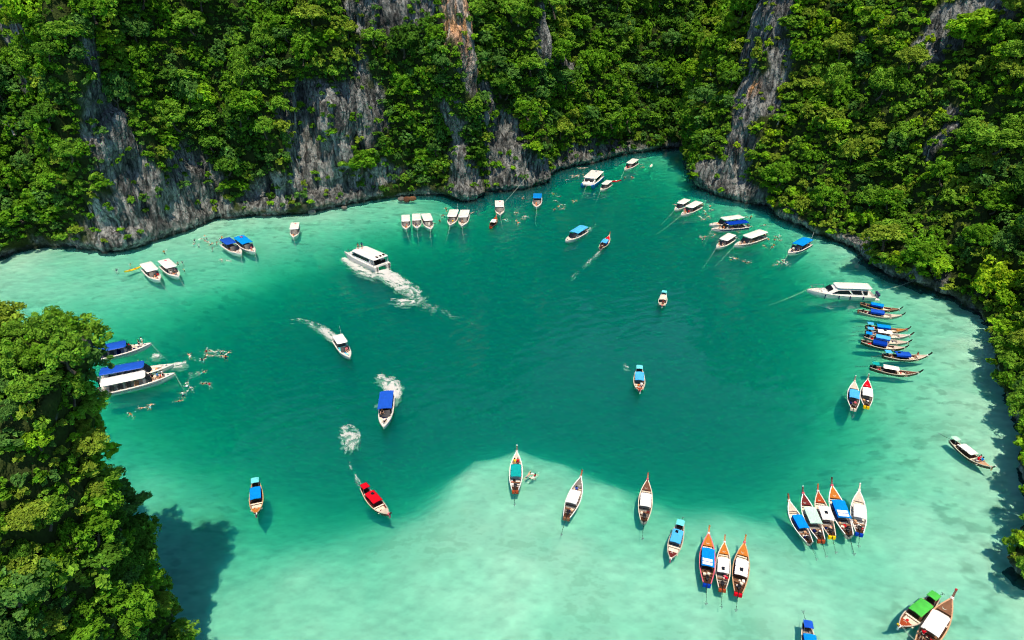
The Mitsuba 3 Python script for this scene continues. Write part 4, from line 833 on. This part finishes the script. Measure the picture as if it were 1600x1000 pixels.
POSES = {
    'stand': joints({'l': ((.15, .25, 1), (.4, .1, 1)), 'r': ((.3, .3, 1), (1, 0, .5))}, {'l': ((.08, .1, 1), (-.05, 0, 1)), 'r': ((-.08, .12, 1), (-.08, 0, 1))}),
    'sit': joints({'l': ((.5, .25, 1), (1, -.1, .4)), 'r': ((.3, .3, 1), (.8, 0, .7))}, both((1, .25, .12), (.1, .0, 1)), lean=(.12, 0)),
    'lounge': joints({'l': ((-.5, .3, 1), (-.2, .2, 1)), 'r': ((.3, .3, 1), (1, -.2, .5))}, {'l': ((1, .15, -.1), (1, 0, .45)), 'r': ((1, .2, .05), (1, .1, .1))}, lean=(-.35, 0)),
    'swim': joints({'l': ((.5, .5, -1), (.1, -.1, -1)), 'r': ((.3, .9, -.5), (.5, .3, -1))}, {'l': ((.1, .2, 1), (-.25, .1, 1)), 'r': ((-.15, .25, 1), (-.1, .1, 1))}, head=(.06, 0)),
    'float': joints(both((.1, 1, .15), (.1, 1, -.2)), both((.05, .35, 1), (.0, .2, 1)), head=(-.02, 0)),
    'tread': joints({'l': ((.6, 1, .25), (.8, .2, .0)), 'r': ((.3, 1, .35), (.9, .1, .1))}, {'l': ((.6, .3, 1), (-.3, .1, 1)), 'r': ((.2, .3, 1), (-.5, .2, 1))}, lean=(.1, 0))}
def hair_of(J):
    h = np.array(J['head'])
    v, f = trimesh.creation.icosphere(1).vertices, trimesh.creation.icosphere(1).faces
    p = h + v * np.array([.118, .112, .125]) + [-.018, 0, .022]
    m = trimesh.Trimesh(p, f)
    m.update_faces((m.triangles_center[:, 2] > h[2] + .0) | (m.triangles_center[:, 0] < h[0] - .03))
    return m
def face_of(J):
    h = np.array(J['head'])
    return join([trimesh.creation.icosphere(1, .022).apply_translation(h + [.112, 0, -.01])] + [trimesh.creation.icosphere(1, .016).apply_translation(h + [.098, s * .042, .03]) for s in (1, -1)])
for k, J in POSES.items():
    MESHES['body_' + k] = soften(hull_of(J, BONES))
    MESHES['hair_' + k] = hair_of(J); MESHES['face_' + k] = face_of(J)
    MESHES['shirt_' + k] = soften(hull_of(J, [('neck', 'chest'), ('chest', 'waist'), ('chest', 'shoulderl'), ('chest', 'shoulderr')], .022) - hull_of(J, [('neck', 'head')], .0), .16, 2)
    MESHES['shorts_' + k] = soften(hull_of(J, [('hip', 'hip'), ('hip', 'hipjl'), ('hip', 'hipjr')], .02) + hull_of({**J, 'kneel': tuple(np.array(J['hipjl']) * .45 + np.array(J['kneel']) * .55), 'kneer': tuple(np.array(J['hipjr']) * .45 + np.array(J['kneer']) * .55)}, [('hipjl', 'kneel'), ('hipjr', 'kneer')], .024), .16, 2)
    MESHES['vest_' + k] = soften(hull_of(J, [('chest', 'waist'), ('chest', 'shoulderl'), ('chest', 'shoulderr')], .06), .16, 2)
g = np.random.default_rng(33)
def person(M, pose, label, top=None, shorts='navy', group=None, vest=None):
    t = Thing('person', label, 'person', M, group)
    t.part('body', 'body_' + pose, g.choice(['skin', 'skin', 'cream', 'tan']), 'matte', smooth=True)
    t.part('hair', 'hair_' + pose, g.choice(['hair', 'hair', 'darkwood']), 'matte', smooth=True)
    t.part('face', 'face_' + pose, 'skin_dark', 'matte', smooth=True)
    if top: t.part('shirt', 'shirt_' + pose, top, 'matte', smooth=True)
    if vest: t.part('life_jacket', 'vest_' + pose, vest, 'matte', smooth=True)
    t.part('shorts', 'shorts_' + pose, shorts, 'matte', smooth=True)
SWIMMERS = [(-63.2,114.2,121,'p'), (-60.8,116.3,303,'t'), (-60.3,113.1,278,'t'), (-60.0,114.1,66,'p'), (-59.2,116.0,189,'p'), (-58.6,116.2,309,'t'), (-58.5,114.5,242,'p'), (-57.7,116.2,320,'t'), (-57.0,114.5,297,'p'), (-56.3,115.2,33,'p'), (-56.2,114.2,310,'t'), (-58.4,108.4,6,'p'), (-56.3,104.8,240,'p'), (-55.5,104.5,132,'t'), (-58.4,103.4,282,'t'), (-59.2,101.5,119,'t'), (-58.7,99.3,98,'b'), (-64.1,97.2,240,'p'), (-63.1,97.4,276,'b'), (-72.0,112.3,281,'p'), (-59.6,105.0,243,'t'), (-65.3,95.3,203,'v'), (-87.3,175.2,327,'t'), (-86.3,172.4,77,'t'), (-84.5,171.4,118,'t'), (-85.9,175.9,325,'p'), (-85.5,177.4,77,'p'), (-84.2,176.3,267,'t'), (-81.4,172.1,199,'b'), (-80.1,169.2,7,'t'), (-80.5,173.5,343,'t'), (-80.6,175.6,32,'t'), (-80.4,176.9,81,'v'), (-74.4,161.1,302,'b'), (-72.6,160.9,21,'b'), (-91.7,166.8,154,'v'), (-96.8,158.6,15,'t'), (-98.3,155.1,137,'t'), (-81.8,155.7,242,'t'), (-85.2,159.8,304,'t'), (-84.0,160.1,198,'t'), (-84.0,174.9,218,'t'), (-82.3,173.5,202,'p'), (3.4,210.9,295,'v'), (1.2,196.7,227,'b'), (3.7,193.6,68,'b'), (4.5,193.9,187,'p'), (3.3,191.7,49,'b'), (1.1,190.3,18,'v'), (1.7,188.3,69,'v'), (-21.2,190.3,253,'v'), (-20.9,194.2,111,'t'), (-20.2,200.9,132,'v'), (-20.1,198.7,344,'t'), (-22.7,188.3,223,'p'), (-1.8,190.6,320,'b'), (-12.2,197.0,154,'b'), (-20.4,194.9,215,'v'), (21.1,234.5,259,'b'), (22.2,234.8,197,'b'), (23.3,235.4,293,'b'), (18.8,230.2,179,'t'), (13.5,215.3,273,'t'), (15.3,212.8,299,'p'), (14.0,208.2,208,'p'), (12.9,200.3,299,'v'), (14.5,202.7,118,'v'), (15.9,204.1,172,'p'), (15.4,200.9,349,'p'), (19.8,207.8,14,'p'), (19.5,208.2,143,'v'), (41.9,234.1,310,'v'), (42.1,233.1,343,'v'), (39.4,233.8,356,'t'), (47.9,249.6,83,'b'), (47.5,246.2,357,'p'), (25.4,237.2,167,'t'), (50.9,204.0,277,'b'), (53.1,207.7,292,'t'), (59.5,204.3,291,'b'), (61.5,203.2,53,'v'), (60.8,199.5,335,'p'), (58.7,198.2,108,'p'), (58.1,195.9,324,'v'), (58.7,193.2,293,'b'), (56.5,191.2,136,'b'), (56.3,193.2,145,'p'), (69.9,193.4,63,'b'), (71.2,193.6,32,'v'), (68.9,185.4,246,'p'), (72.6,186.6,327,'p'), (52.4,177.1,247,'p'), (53.2,176.9,45,'p'), (52.6,176.0,176,'t'), (56.2,178.5,34,'p'), (64.1,180.7,210,'p'), (70.9,180.9,77,'b'), (71.1,179.3,10,'b'), (70.7,175.4,150,'v'), (72.3,175.4,218,'v'), (73.5,177.3,212,'p'), (73.4,174.8,60,'b'), (74.4,178.1,22,'t'), (68.0,170.5,309,'b'), (69.4,170.1,314,'v'), (70.5,171.4,23,'v'), (56.9,162.1,193,'b'), (57.8,162.4,300,'v'), (59.5,160.2,169,'p'), (60.3,160.0,282,'p'), (68.3,159.8,142,'p'), (69.3,161.1,258,'p'), (69.4,159.1,120,'p'), (70.0,160.0,18,'t'), (66.6,158.3,158,'b'), (62.1,176.5,3,'b'), (2.3,79.6,39,'p'), (3.1,79.3,55,'b'), (3.4,79.9,307,'t')]
ANCHORS = [(-63, 109, 'off the bows of the headland speedboats'), (-50, 113, 'in the group beyond the headland speedboats'), (-60, 100, 'by the long white headland speedboat'), (-78, 172, 'between grey buttress and blue-roofed pair'),
           (-92, 156, 'around the white speedboats by the yellow kayak'), (-70, 158, 'beyond the blue-roofed pair'), (-35, 190, 'by the moored row of three speedboats'), (-21, 193, 'between the moored three and two'), (2, 195, 'off the speedboat roped to the cliff'),
           (10, 198, 'in front of the lone blue-roofed speedboat'), (15, 205, 'between lone blue-roofed speedboat and ferry'), (22, 235, 'behind the blue-hulled ferry'), (44, 235, 'near the speedboat deepest in the inlet'), (58, 203, 'at the stern of the pair off the far headland'),
           (48, 200, 'beside the half-hidden far headland speedboat'), (70, 190, 'between the far rocks and white roof'), (55, 178, 'ahead of the blue cloth-roofed speedboat'), (69, 174, 'at the stern of the long white speedboat'), (60, 165, 'below the long white speedboat'), (74, 160, 'at the bright blue cloth-roofed bow'),
           (63, 179, 'near the blue cloth-roofed speedboat'), (3.5, 79, 'beside the lone teal-canopied longtail')]
for x, y, a, kind in SWIMMERS:
    where = min(ANCHORS, key=lambda q: (q[0] - x) ** 2 + (q[1] - y) ** 2)[2]
    pose, tilt, z, txt = {'p': ('swim', 60, -0.16, 'snorkeller face down'), 'b': ('float', -66, -0.14, 'swimmer floating on the back'), 't': ('tread', 12, -0.52, 'swimmer with head and shoulders out'), 'v': ('tread', 24, -0.40, 'swimmer in an orange life jacket')}[kind]
    lab = f'{txt} {where}'
    person(T().translate([x, y, z]).rotate([0, 0, 1], a).rotate([0, 1, 0], tilt).scale(.9), pose, lab, None if kind != 't' else g.choice(['white', 'navy', 'red', 'yellow']), g.choice(['navy', 'dark', 'aqua', 'white']), lab.replace('swimmer', 'swimmers', 1).replace('snorkeller', 'snorkellers', 1), g.choice(['vest', 'orange']) if kind == 'v' else None)

def aboard(x, y, deg, s, at, pose, turn, label, top, shorts='navy'):
    c, n = math.cos(math.radians(deg)), math.sin(math.radians(deg))
    px, py = x + s * (at[0] * c - at[1] * n), y + s * (at[0] * n + at[1] * c)
    person(T().translate([px, py, at[2]]).rotate([0, 0, 1], deg + turn), pose, label, top, shorts)
# boat place, then who sits or stands where: (forward, left, height of the hip), pose, turn, what the label says, shirt
ABOARD = [
    ((-86.8, 150.3, -49, 1.06), 'white-roofed speedboat nearest the headland corner', [((2.2, .5, 1.0), 'sit', 150, 'red'), ((2.6, -.3, 1.0), 'sit', 60, 'vest')]),
    ((-83.2, 152.2, -48, 1.06), 'white-roofed speedboat beside the yellow kayak', [((2.4, .2, 1.55), 'stand', 40, 'navy'), ((1.8, -.6, 1.0), 'sit', 20, 'white')]),
    ((-69.9, 167.6, -50, 1.12), 'bright blue-roofed speedboat', [((2.4, .1, 1.0), 'sit', 180, 'pink')]),
    ((-30.3, 184.5, -82, .93), 'first boat of the moored three', [((2.1, .2, 1.0), 'sit', 90, 'red')]), ((-27.3, 185.3, -82, .96), 'middle boat of the moored three', [((2.1, -.3, 1.0), 'lounge', 180, 'navy')]),
    ((-24.0, 184.8, -76, 1.06), 'third boat of the moored three', [((2.3, 0, 1.5), 'stand', 0, 'white')]),
    ((-17.3, 188.1, -93, 1.06), 'first of the moored two', [((2.2, .4, 1.0), 'sit', 160, 'yellow')]), ((-14.0, 187.6, -92, 1.08), 'second of the moored two', [((2.2, -.2, 1.5), 'stand', 70, 'dark')]),
    ((7.8, 203.5, -94, 1.08), 'lone speedboat with small blue roof', [((1.2, .4, 1.0), 'sit', 180, 'red'), ((2.2, -.2, 1.0), 'sit', 0, 'vest')]),
    ((-76.5, 114.4, 27, 1.1), 'farther half-hidden speedboat', [((3.6, .25, 1.95), 'stand', 30, 'white'), ((3.1, -.3, 1.9), 'stand', -20, 'dark'), ((1.4, .5, 1.1), 'sit', 0, 'red'), ((2.2, -.4, 1.05), 'lounge', 180, None)]),
    ((-67.6, 103.3, 25, 1.22), 'long white headland speedboat', [((1.7, .5, 1.1), 'sit', 200, 'navy'), ((2.0, -.5, 1.6), 'stand', 90, 'dark'), ((2.6, .3, 1.1), 'sit', 160, 'blue'), ((2.9, -.2, 1.1), 'lounge', 180, 'red'), ((3.3, .1, 1.55), 'stand', 10, 'white')]),
    ((42.7, 243.4, -119, 1.16), 'speedboat deepest in the inlet', [((2.1, .3, 1.0), 'sit', 140, 'red'), ((2.5, -.3, 1.0), 'sit', -120, 'pink')]),
    ((53.5, 195.8, -130, 1.16), 'nearer speedboat off the far headland', [((1.9, .5, 1.0), 'sit', 180, 'red'), ((2.4, -.4, 1.5), 'stand', 20, 'pink'), ((2.8, .1, 1.0), 'sit', 90, 'vest')]),
    ((61.3, 181.6, -163, 1.16), 'blue cloth-roofed speedboat by the swimmers', [((1.9, .4, 1.0), 'sit', 180, 'vest'), ((2.6, -.2, 1.0), 'lounge', 180, None), ((2.9, .3, 1.55), 'stand', 30, 'dark')]),
    ((56.7, 170.2, -130, .96), 'short red-seated speedboat', [((2.0, .3, 1.0), 'sit', 90, 'maroon'), ((2.4, -.4, 1.0), 'sit', -90, 'tan')]),
    ((63.7, 171.4, -143, 1.3), 'long side-opening speedboat', [((2.0, .2, 1.0), 'sit', 180, 'tan'), ((2.6, -.1, 1.0), 'lounge', 160, None)]),
    ((75.1, 166.4, -136, 1.14), 'bright blue cloth-roofed speedboat', [((2.0, .5, 1.0), 'sit', 180, 'navy'), ((2.3, -.4, 1.0), 'sit', 60, 'maroon'), ((2.9, .1, 1.5), 'stand', 0, 'white')]),
    ((-21.4, 94.6, -85, .94), 'blue-roofed speedboat with stern foam', [((1.5, -.5, 1.5), 'stand', 10, 'dark')]),
    ((-33.2, 115.5, -61, .86), 'speedboat with the curved wake', [((1.6, .3, 1.0), 'sit', 0, 'pink')]),
    ((-37.0, 159.6, 137, .97), 'speeding catamaran ferry roof', [((2.2, .6, 4.1), 'stand', 180, 'dark'), ((1.6, -.2, 4.1), 'stand', 150, 'navy')]),
    ((25.0, 171.3, 67, .82), 'longtail with the thin wake', [((2.4, .2, .8), 'sit', 0, 'red'), ((-3.4, 0, .95), 'sit', 0, 'dark')]),
    ((33.9, 137.0, -105, .74), 'small tan-canopied longtail', [((2.3, .2, .75), 'sit', 180, 'maroon')]),
    ((23.3, 104.4, -99, .82), 'head-on sky-blue-canopied longtail', [((2.2, .4, .8), 'sit', 180, 'white'), ((2.7, -.3, .8), 'sit', 30, 'vest')]),
    ((71.6, 83.8, -76, .74), 'white-canopied longtail under the trees', [((1.9, .4, .8), 'sit', 0, 'pink'), ((2.3, -.3, .8), 'sit', 180, 'red'), ((2.7, .2, .8), 'sit', 90, 'blue')]),
    ((0.6, 79.7, 88, .80), 'lone teal-canopied longtail', [((2.3, .3, .8), 'sit', 0, 'yellow'), ((2.4, -.3, .8), 'sit', 0, 'red')]),
    ((8.9, 74.1, 71, .80), 'slantwise white-canopied longtail', [((2.0, 0, .8), 'lounge', 0, 'royal')]),
    ((49.3, 52.9, 42, .96), 'big white-canopied brown longtail', [((-2.9, .5, 1.3), 'stand', 30, 'red'), ((-3.4, -.2, .95), 'sit', 0, 'dark')]),
    ((76.1, 112.9, -7, .80), 'lone side-on blue-canopied longtail', [((3.0, .2, .9), 'sit', 180, 'red')])]
VERB = {'stand': 'standing', 'sit': 'sitting', 'lounge': 'lounging'}
for (x, y, deg, s), where, folk in ABOARD:
    for at, pose, turn, top in folk:
        at = (at[0], at[1], at[2] + (.16 if 'speedboat' in where or 'moored' in where else 0))
        end = 'on' if 'roof' in where.split()[-1] else 'in the bow of' if at[0] > 0 else 'in the stern of'
        col = {'vest': 'orange', 'royal': 'blue', 'maroon': 'dark red', 'dark': 'black', None: 'no', 'tan': 'tan'}.get(top, top)
        aboard(x, y, deg, s, at, pose, turn, f'person with {col} shirt {VERB[pose]} {end} the {where}', top, g.choice(['navy', 'dark', 'tan', 'white']))

# ------------------------------------------------------------------ foam of wakes and splashes: thin flecks lying on the water, bubbles just under it
def foam(label, path, count, size=0.35, under=0.5, seed=0, ragged=1.0):
    """path: x, y, half width, density along a wake."""
    r = np.random.default_rng(900 + seed)
    P = np.array(path, float)
    seg = np.linalg.norm(np.diff(P[:, :2], axis=0), axis=1)
    area = seg * (P[:-1, 2] + P[1:, 2]) * (P[:-1, 3] + P[1:, 3]) / 2
    def flakes(n, z0, z1, sz, flat):
        i = r.choice(len(seg), n, p=area / area.sum()); t = r.random(n)
        c = P[i] + (P[i + 1] - P[i]) * t[:, None]
        d = (P[i + 1] - P[i])[:, :2] / seg[i][:, None]
        off = np.clip(r.normal(0, .5, n), -1.15, 1.15) * c[:, 2]
        xy = c[:, :2] + np.stack([-d[:, 1], d[:, 0]], 1) * off[:, None]
        run = (np.cumsum(seg) - seg)[i] + t * seg[i]
        keep = .5 * fbm(np.column_stack([run / (2.0 * ragged), off / (.38 * ragged), 0 * off + seed]), 3, 5) + .5 * fbm(np.column_stack([xy / (.8 * ragged), 0 * off + seed]), 3, 6) + .30 * (c[:, 3] - .75) > .495
        keep &= r.random(n) < .42 + .6 * c[:, 3]
        xy, d, c = xy[keep], d[keep], c[keep]; n = len(xy)
        a = np.arctan2(d[:, 1], d[:, 0]) + r.normal(0, .45, n)
        s = .26 * sz * np.exp(r.normal(0, .55, n)) * (.5 + .7 * c[:, 3])
        k = np.arange(7) * 2 * np.pi / 7
        rad = s[:, None] * r.uniform(.55, 1.2, (n, 7))
        lx, ly = rad * np.cos(k) * 2.1, rad * np.sin(k) * .62
        v = np.empty((n, 8, 3))
        v[:, :7, 0] = xy[:, :1] + lx * np.cos(a)[:, None] - ly * np.sin(a)[:, None]
        v[:, :7, 1] = xy[:, 1:] + lx * np.sin(a)[:, None] + ly * np.cos(a)[:, None]
        zz = r.uniform(z0, z1, n)
        v[:, :7, 2] = zz[:, None]; v[:, 7, :2] = xy; v[:, 7, 2] = zz + flat * s
        f = (np.arange(n) * 8)[:, None, None] + np.stack([np.arange(7), (np.arange(7) + 1) % 7, np.full(7, 7)], 1)[None]
        return v.reshape(-1, 3), f.reshape(-1, 3)
    v1, f1 = flakes(int(count * 3.4), .05, .16, size, .25)
    v2, f2 = flakes(int(count * under), -.9, -.15, size * 3.2, .2)
    v, f = np.vstack([v1, v2]), np.vstack([f1, f2 + len(v1)])
    col = np.vstack([np.full(v1.shape, .88), np.tile((.42, .62, .56), (len(v2), 1))])
    key = numbered('wake_foam')
    scene[key] = mikit.ply((v, f), 'froth', smooth=False, uv=packed(col))
    tag(key, label, kind='stuff')
foam('broad white wake churning behind the speeding catamaran ferry', [(-32.3, 154.5, 1.7, 1), (-28.5, 149.5, 1.9, .9), (-24.5, 144, 2.2, .7), (-21.2, 140, 2.0, .45), (-20.2, 138.6, 1.2, .2)], 3200, .34, .6, 1)
foam('curling patch of foam off the end of the ferry wake', [(-27.5, 138.2, .7, .5), (-25.0, 137.2, 1.3, .9), (-22.0, 137.8, 1.1, .6), (-20.5, 139.5, .9, .4)], 900, .30, .8, 2)
foam('thin broken foam where the ferry wake dies away', [(-21.0, 137.2, .9, .5), (-17.0, 133.5, 1.6, .42), (-12, 129, 2.0, .25), (-5.3, 123.4, 2.2, .14)], 2200, .16, .9, 3)
foam('white bow wave along the near hull of the speeding ferry', [(-43.6, 162.4, .5, .8), (-40.5, 158.5, 1.0, 1), (-36.5, 153.7, 1.3, 1), (-33.5, 151, 1.0, .8)], 1300, .28, .5, 4)
foam('curved tapering wake of the white speedboat', [(-35.6, 119.8, .75, 1), (-37.2, 122, .85, .9), (-40, 125.3, .8, .7), (-43.8, 128.1, .6, .5), (-50, 130.3, .4, .35)], 1400, .24, .7, 5)
foam('foam thrown up at the stern of the blue-roofed speedboat', [(-21.1, 99.6, 1.0, 1), (-21.5, 102.3, 1.4, 1), (-22.5, 105, 1.4, .75), (-25.2, 107, 1.0, .45)], 1400, .26, .6, 6)
foam('round patch of left-over foam behind the red-canopied longtail', [(-27.9, 91.8, .9, .5), (-26.6, 89.8, 1.3, .9), (-25.8, 87.2, 1.2, .8), (-25.8, 84.6, .6, .4)], 850, .20, .7, 7)
foam('thin line of foam trailing the red-canopied longtail', [(-22.4, 77.2, .22, .9), (-23.4, 79, .2, .7), (-24.8, 81.5, .15, .4), (-25.6, 84.0, .15, .3)], 260, .12, .6, 8, .6)
foam('long thin wake line of the blue-canopied longtail under way', [(23.2, 166.6, .4, .9), (21, 163, .35, .7), (17.8, 156.5, .3, .45), (13, 148.2, .3, .3), (8, 141, .3, .15)], 520, .16, .8, 9, .7)
foam('short wake behind the light-blue-roofed speedboat', [(20.4, 179.9, .5, .8), (22.4, 184, .45, .5), (24.4, 187.5, .35, .25)], 300, .2, .9, 10, .8)
foam('splash beside the farther headland speedboat', [(-70.3, 114.0, .6, .9), (-69.2, 114.4, .7, .8)], 240, .18, .8, 11, .6)
foam('white splash where someone jumped off the headland boats', [(-64.9, 110.6, .9, 1), (-62.6, 111.2, 1.0, .8)], 420, .2, .8, 12, .7)
foam('small splash of the swimmer streaking from the headland boats', [(-60.8, 107.6, .3, .6), (-58.8, 108.2, .3, .6)], 120, .14, 1.5, 13, .5)
foam('small splash by the head-on longtail in the deep water', [(21.4, 110.8, .4, .8), (22.4, 110.0, .5, .6)], 160, .15, .8, 14, .5)

r = np.random.default_rng(77)
n = len(SWIMMERS) * 5
c = np.repeat(np.array([q[:2] for q in SWIMMERS]), 5, 0) + r.normal(0, .5, (n, 2))
k = np.arange(6) * np.pi / 3
rad = .09 * np.exp(r.normal(0, .5, n))[:, None] * r.uniform(.5, 1.2, (n, 6))
v = np.concatenate([np.stack([c[:, :1] + rad * np.cos(k), c[:, 1:] + rad * np.sin(k), np.full((n, 6), .08)], -1), np.column_stack([c, np.full(n, .14)])[:, None]], 1)
f = (np.arange(n) * 7)[:, None, None] + np.stack([np.arange(6), (np.arange(6) + 1) % 6, np.full(6, 6)], 1)
scene['splash_foam'] = mikit.ply((v.reshape(-1, 3), f.reshape(-1, 3)), 'matte', smooth=False, uv=packed(np.full((n * 7, 3), .8)))
tag('splash_foam', 'little white splashes around the swimmers', kind='stuff')

# ------------------------------------------------------------------ mooring ropes
def rope(label, a, b, sag=0.25, r=0.032):
    a, b = np.array(a, float), np.array(b, float)
    p = [a + (b - a) * t - np.array([0, 0, sag * 4 * t * (1 - t)]) for t in np.linspace(0, 1, 9)]
    key = numbered('mooring_rope')
    m = join([limb(q, w, r, r, 5) for q, w in zip(p, p[1:])])
    scene[key] = mikit.ply(m, 'matte', smooth=True, uv=packed(np.tile(C['rope'], (len(m.vertices), 1))))
    tag(key, label, 'rope')
def bow_rope(x, y, deg, L, z, turn, n, what):
    a = math.radians(deg); b = math.radians(deg + turn)
    p = (x + L / 2 * math.cos(a), y + L / 2 * math.sin(a), z)
    rope(f'pale mooring rope from the bow of the {what}', p, (p[0] + n * math.cos(b), p[1] + n * math.sin(b), -1.6))
for q in ((-86.8, 150.3, -49, 10.4, 1.2, 5, 7, 'white-roofed speedboat nearest the headland corner'), (-83.2, 152.2, -48, 10.4, 1.2, 0, 7, 'white-roofed speedboat beside the yellow kayak'), (-73.2, 166.3, -48, 11, 1.2, -25, 6, 'dull blue-roofed speedboat'),
          (-69.9, 167.6, -50, 11, 1.2, -20, 6, 'bright blue-roofed speedboat below the buttress'), (-60.4, 178.3, -78, 9.2, 1.2, 10, 9, 'single white speedboat with a red roof dot'), (-30.3, 184.5, -82, 9.2, 1.2, 12, 6, 'first of the moored three'),
          (-27.3, 185.3, -82, 9.5, 1.2, 2, 7, 'middle of the moored three'), (-24, 184.8, -76, 10.4, 1.2, -8, 6, 'third of the moored three'), (-17.3, 188.1, -93, 10.4, 1.2, -4, 7, 'first of the moored two'), (-14, 187.6, -92, 10.6, 1.2, 12, 6, 'second of the moored two'),
          (-3.7, 196.6, -88, 10.2, 1.2, 8, 6, 'speedboat roped to the cliff'), (7.8, 203.5, -94, 10.6, 1.2, 0, 8, 'lone speedboat with small blue roof'), (-76.5, 114.4, 27, 10.8, 1.3, -55, 4, 'farther headland speedboat'), (-67.6, 103.3, 25, 12, 1.4, -70, 4, 'long white headland speedboat'),
          (27, 225, -113, 12.5, 1.5, 5, 9, 'blue-hulled ferry'), (30.8, 219.3, -117, 8.6, 1.1, 8, 8, 'small speedboat beside the ferry'), (42.7, 243.4, -119, 11.4, 1.2, 8, 9, 'speedboat deepest in the inlet'), (53.5, 195.8, -130, 11.4, 1.2, -6, 12, 'nearer speedboat off the far headland'),
          (51.6, 199.8, -127, 9, 1.1, -4, 8, 'half-hidden speedboat off the far headland'), (61.3, 181.6, -163, 11.4, 1.2, 45, 8, 'blue cloth-roofed speedboat by the swimmers'), (56.7, 170.2, -130, 9.4, 1.2, 5, 9, 'short white speedboat with red seats'),
          (63.7, 171.4, -143, 12.8, 1.3, 10, 10, 'long white speedboat with side openings'), (75.1, 166.4, -136, 11.2, 1.2, 10, 7, 'bright blue cloth-roofed speedboat'), (74.8, 139.8, 175, 14.6, 1.7, 15, 9, 'white cabin cruiser')):
    bow_rope(*q)
rope('mooring rope from the white speedboat up to the cliff foot', (-2.6, 201.6, 1.4), (4.2, 215.5, 5.0))
rope('mooring rope from the stern of the white cabin cruiser to the wooded shore', (82, 140, 1.2), (97, 147, 1.6), .5)
rope('rope tying the green-canopied longtail to its brown neighbour', (45.2, 52.6, 1.05), (46.1, 50.3, .95), .15)

# ------------------------------------------------------------------ boulders at the water's edge
for i, (x, y, z, r, c, lab) in enumerate(((-33.4, 208.6, .3, 1.1, 'brown', 'reddish boulder at the cliff foot beside the moored three'), (-31.6, 208.8, .5, 1.0, 'wood', 'small brown boulder beside the reddish one at the cliff foot'), (-35.2, 208.8, .3, .9, 'grey', 'low grey rock at the reddish boulder'),
        (-60.5, 197.0, .2, 1.0, 'hullgrey', 'pale boulder under the long cliff'), (-51.5, 200.8, .2, .8, 'grey', 'grey boulder under the long cliff'))):
    m = trimesh.creation.icosphere(3)
    v = m.vertices * np.array([1.2, .9, .8]); v = v * (0.62 + 0.75 * fbm(v * 1.3 + i * 7, 3, 40 + i))[:, None]
    col = np.tile(np.array(C[c]) * .75, (len(v), 1))
    key = numbered('boulder')
    scene[key] = {**mikit.ply(trimesh.Trimesh(v * r, m.faces, process=False), 'matte', smooth=True, uv=packed(col)), 'to_world': T().translate([x, y, z])}
    tag(key, lab, 'boulder')
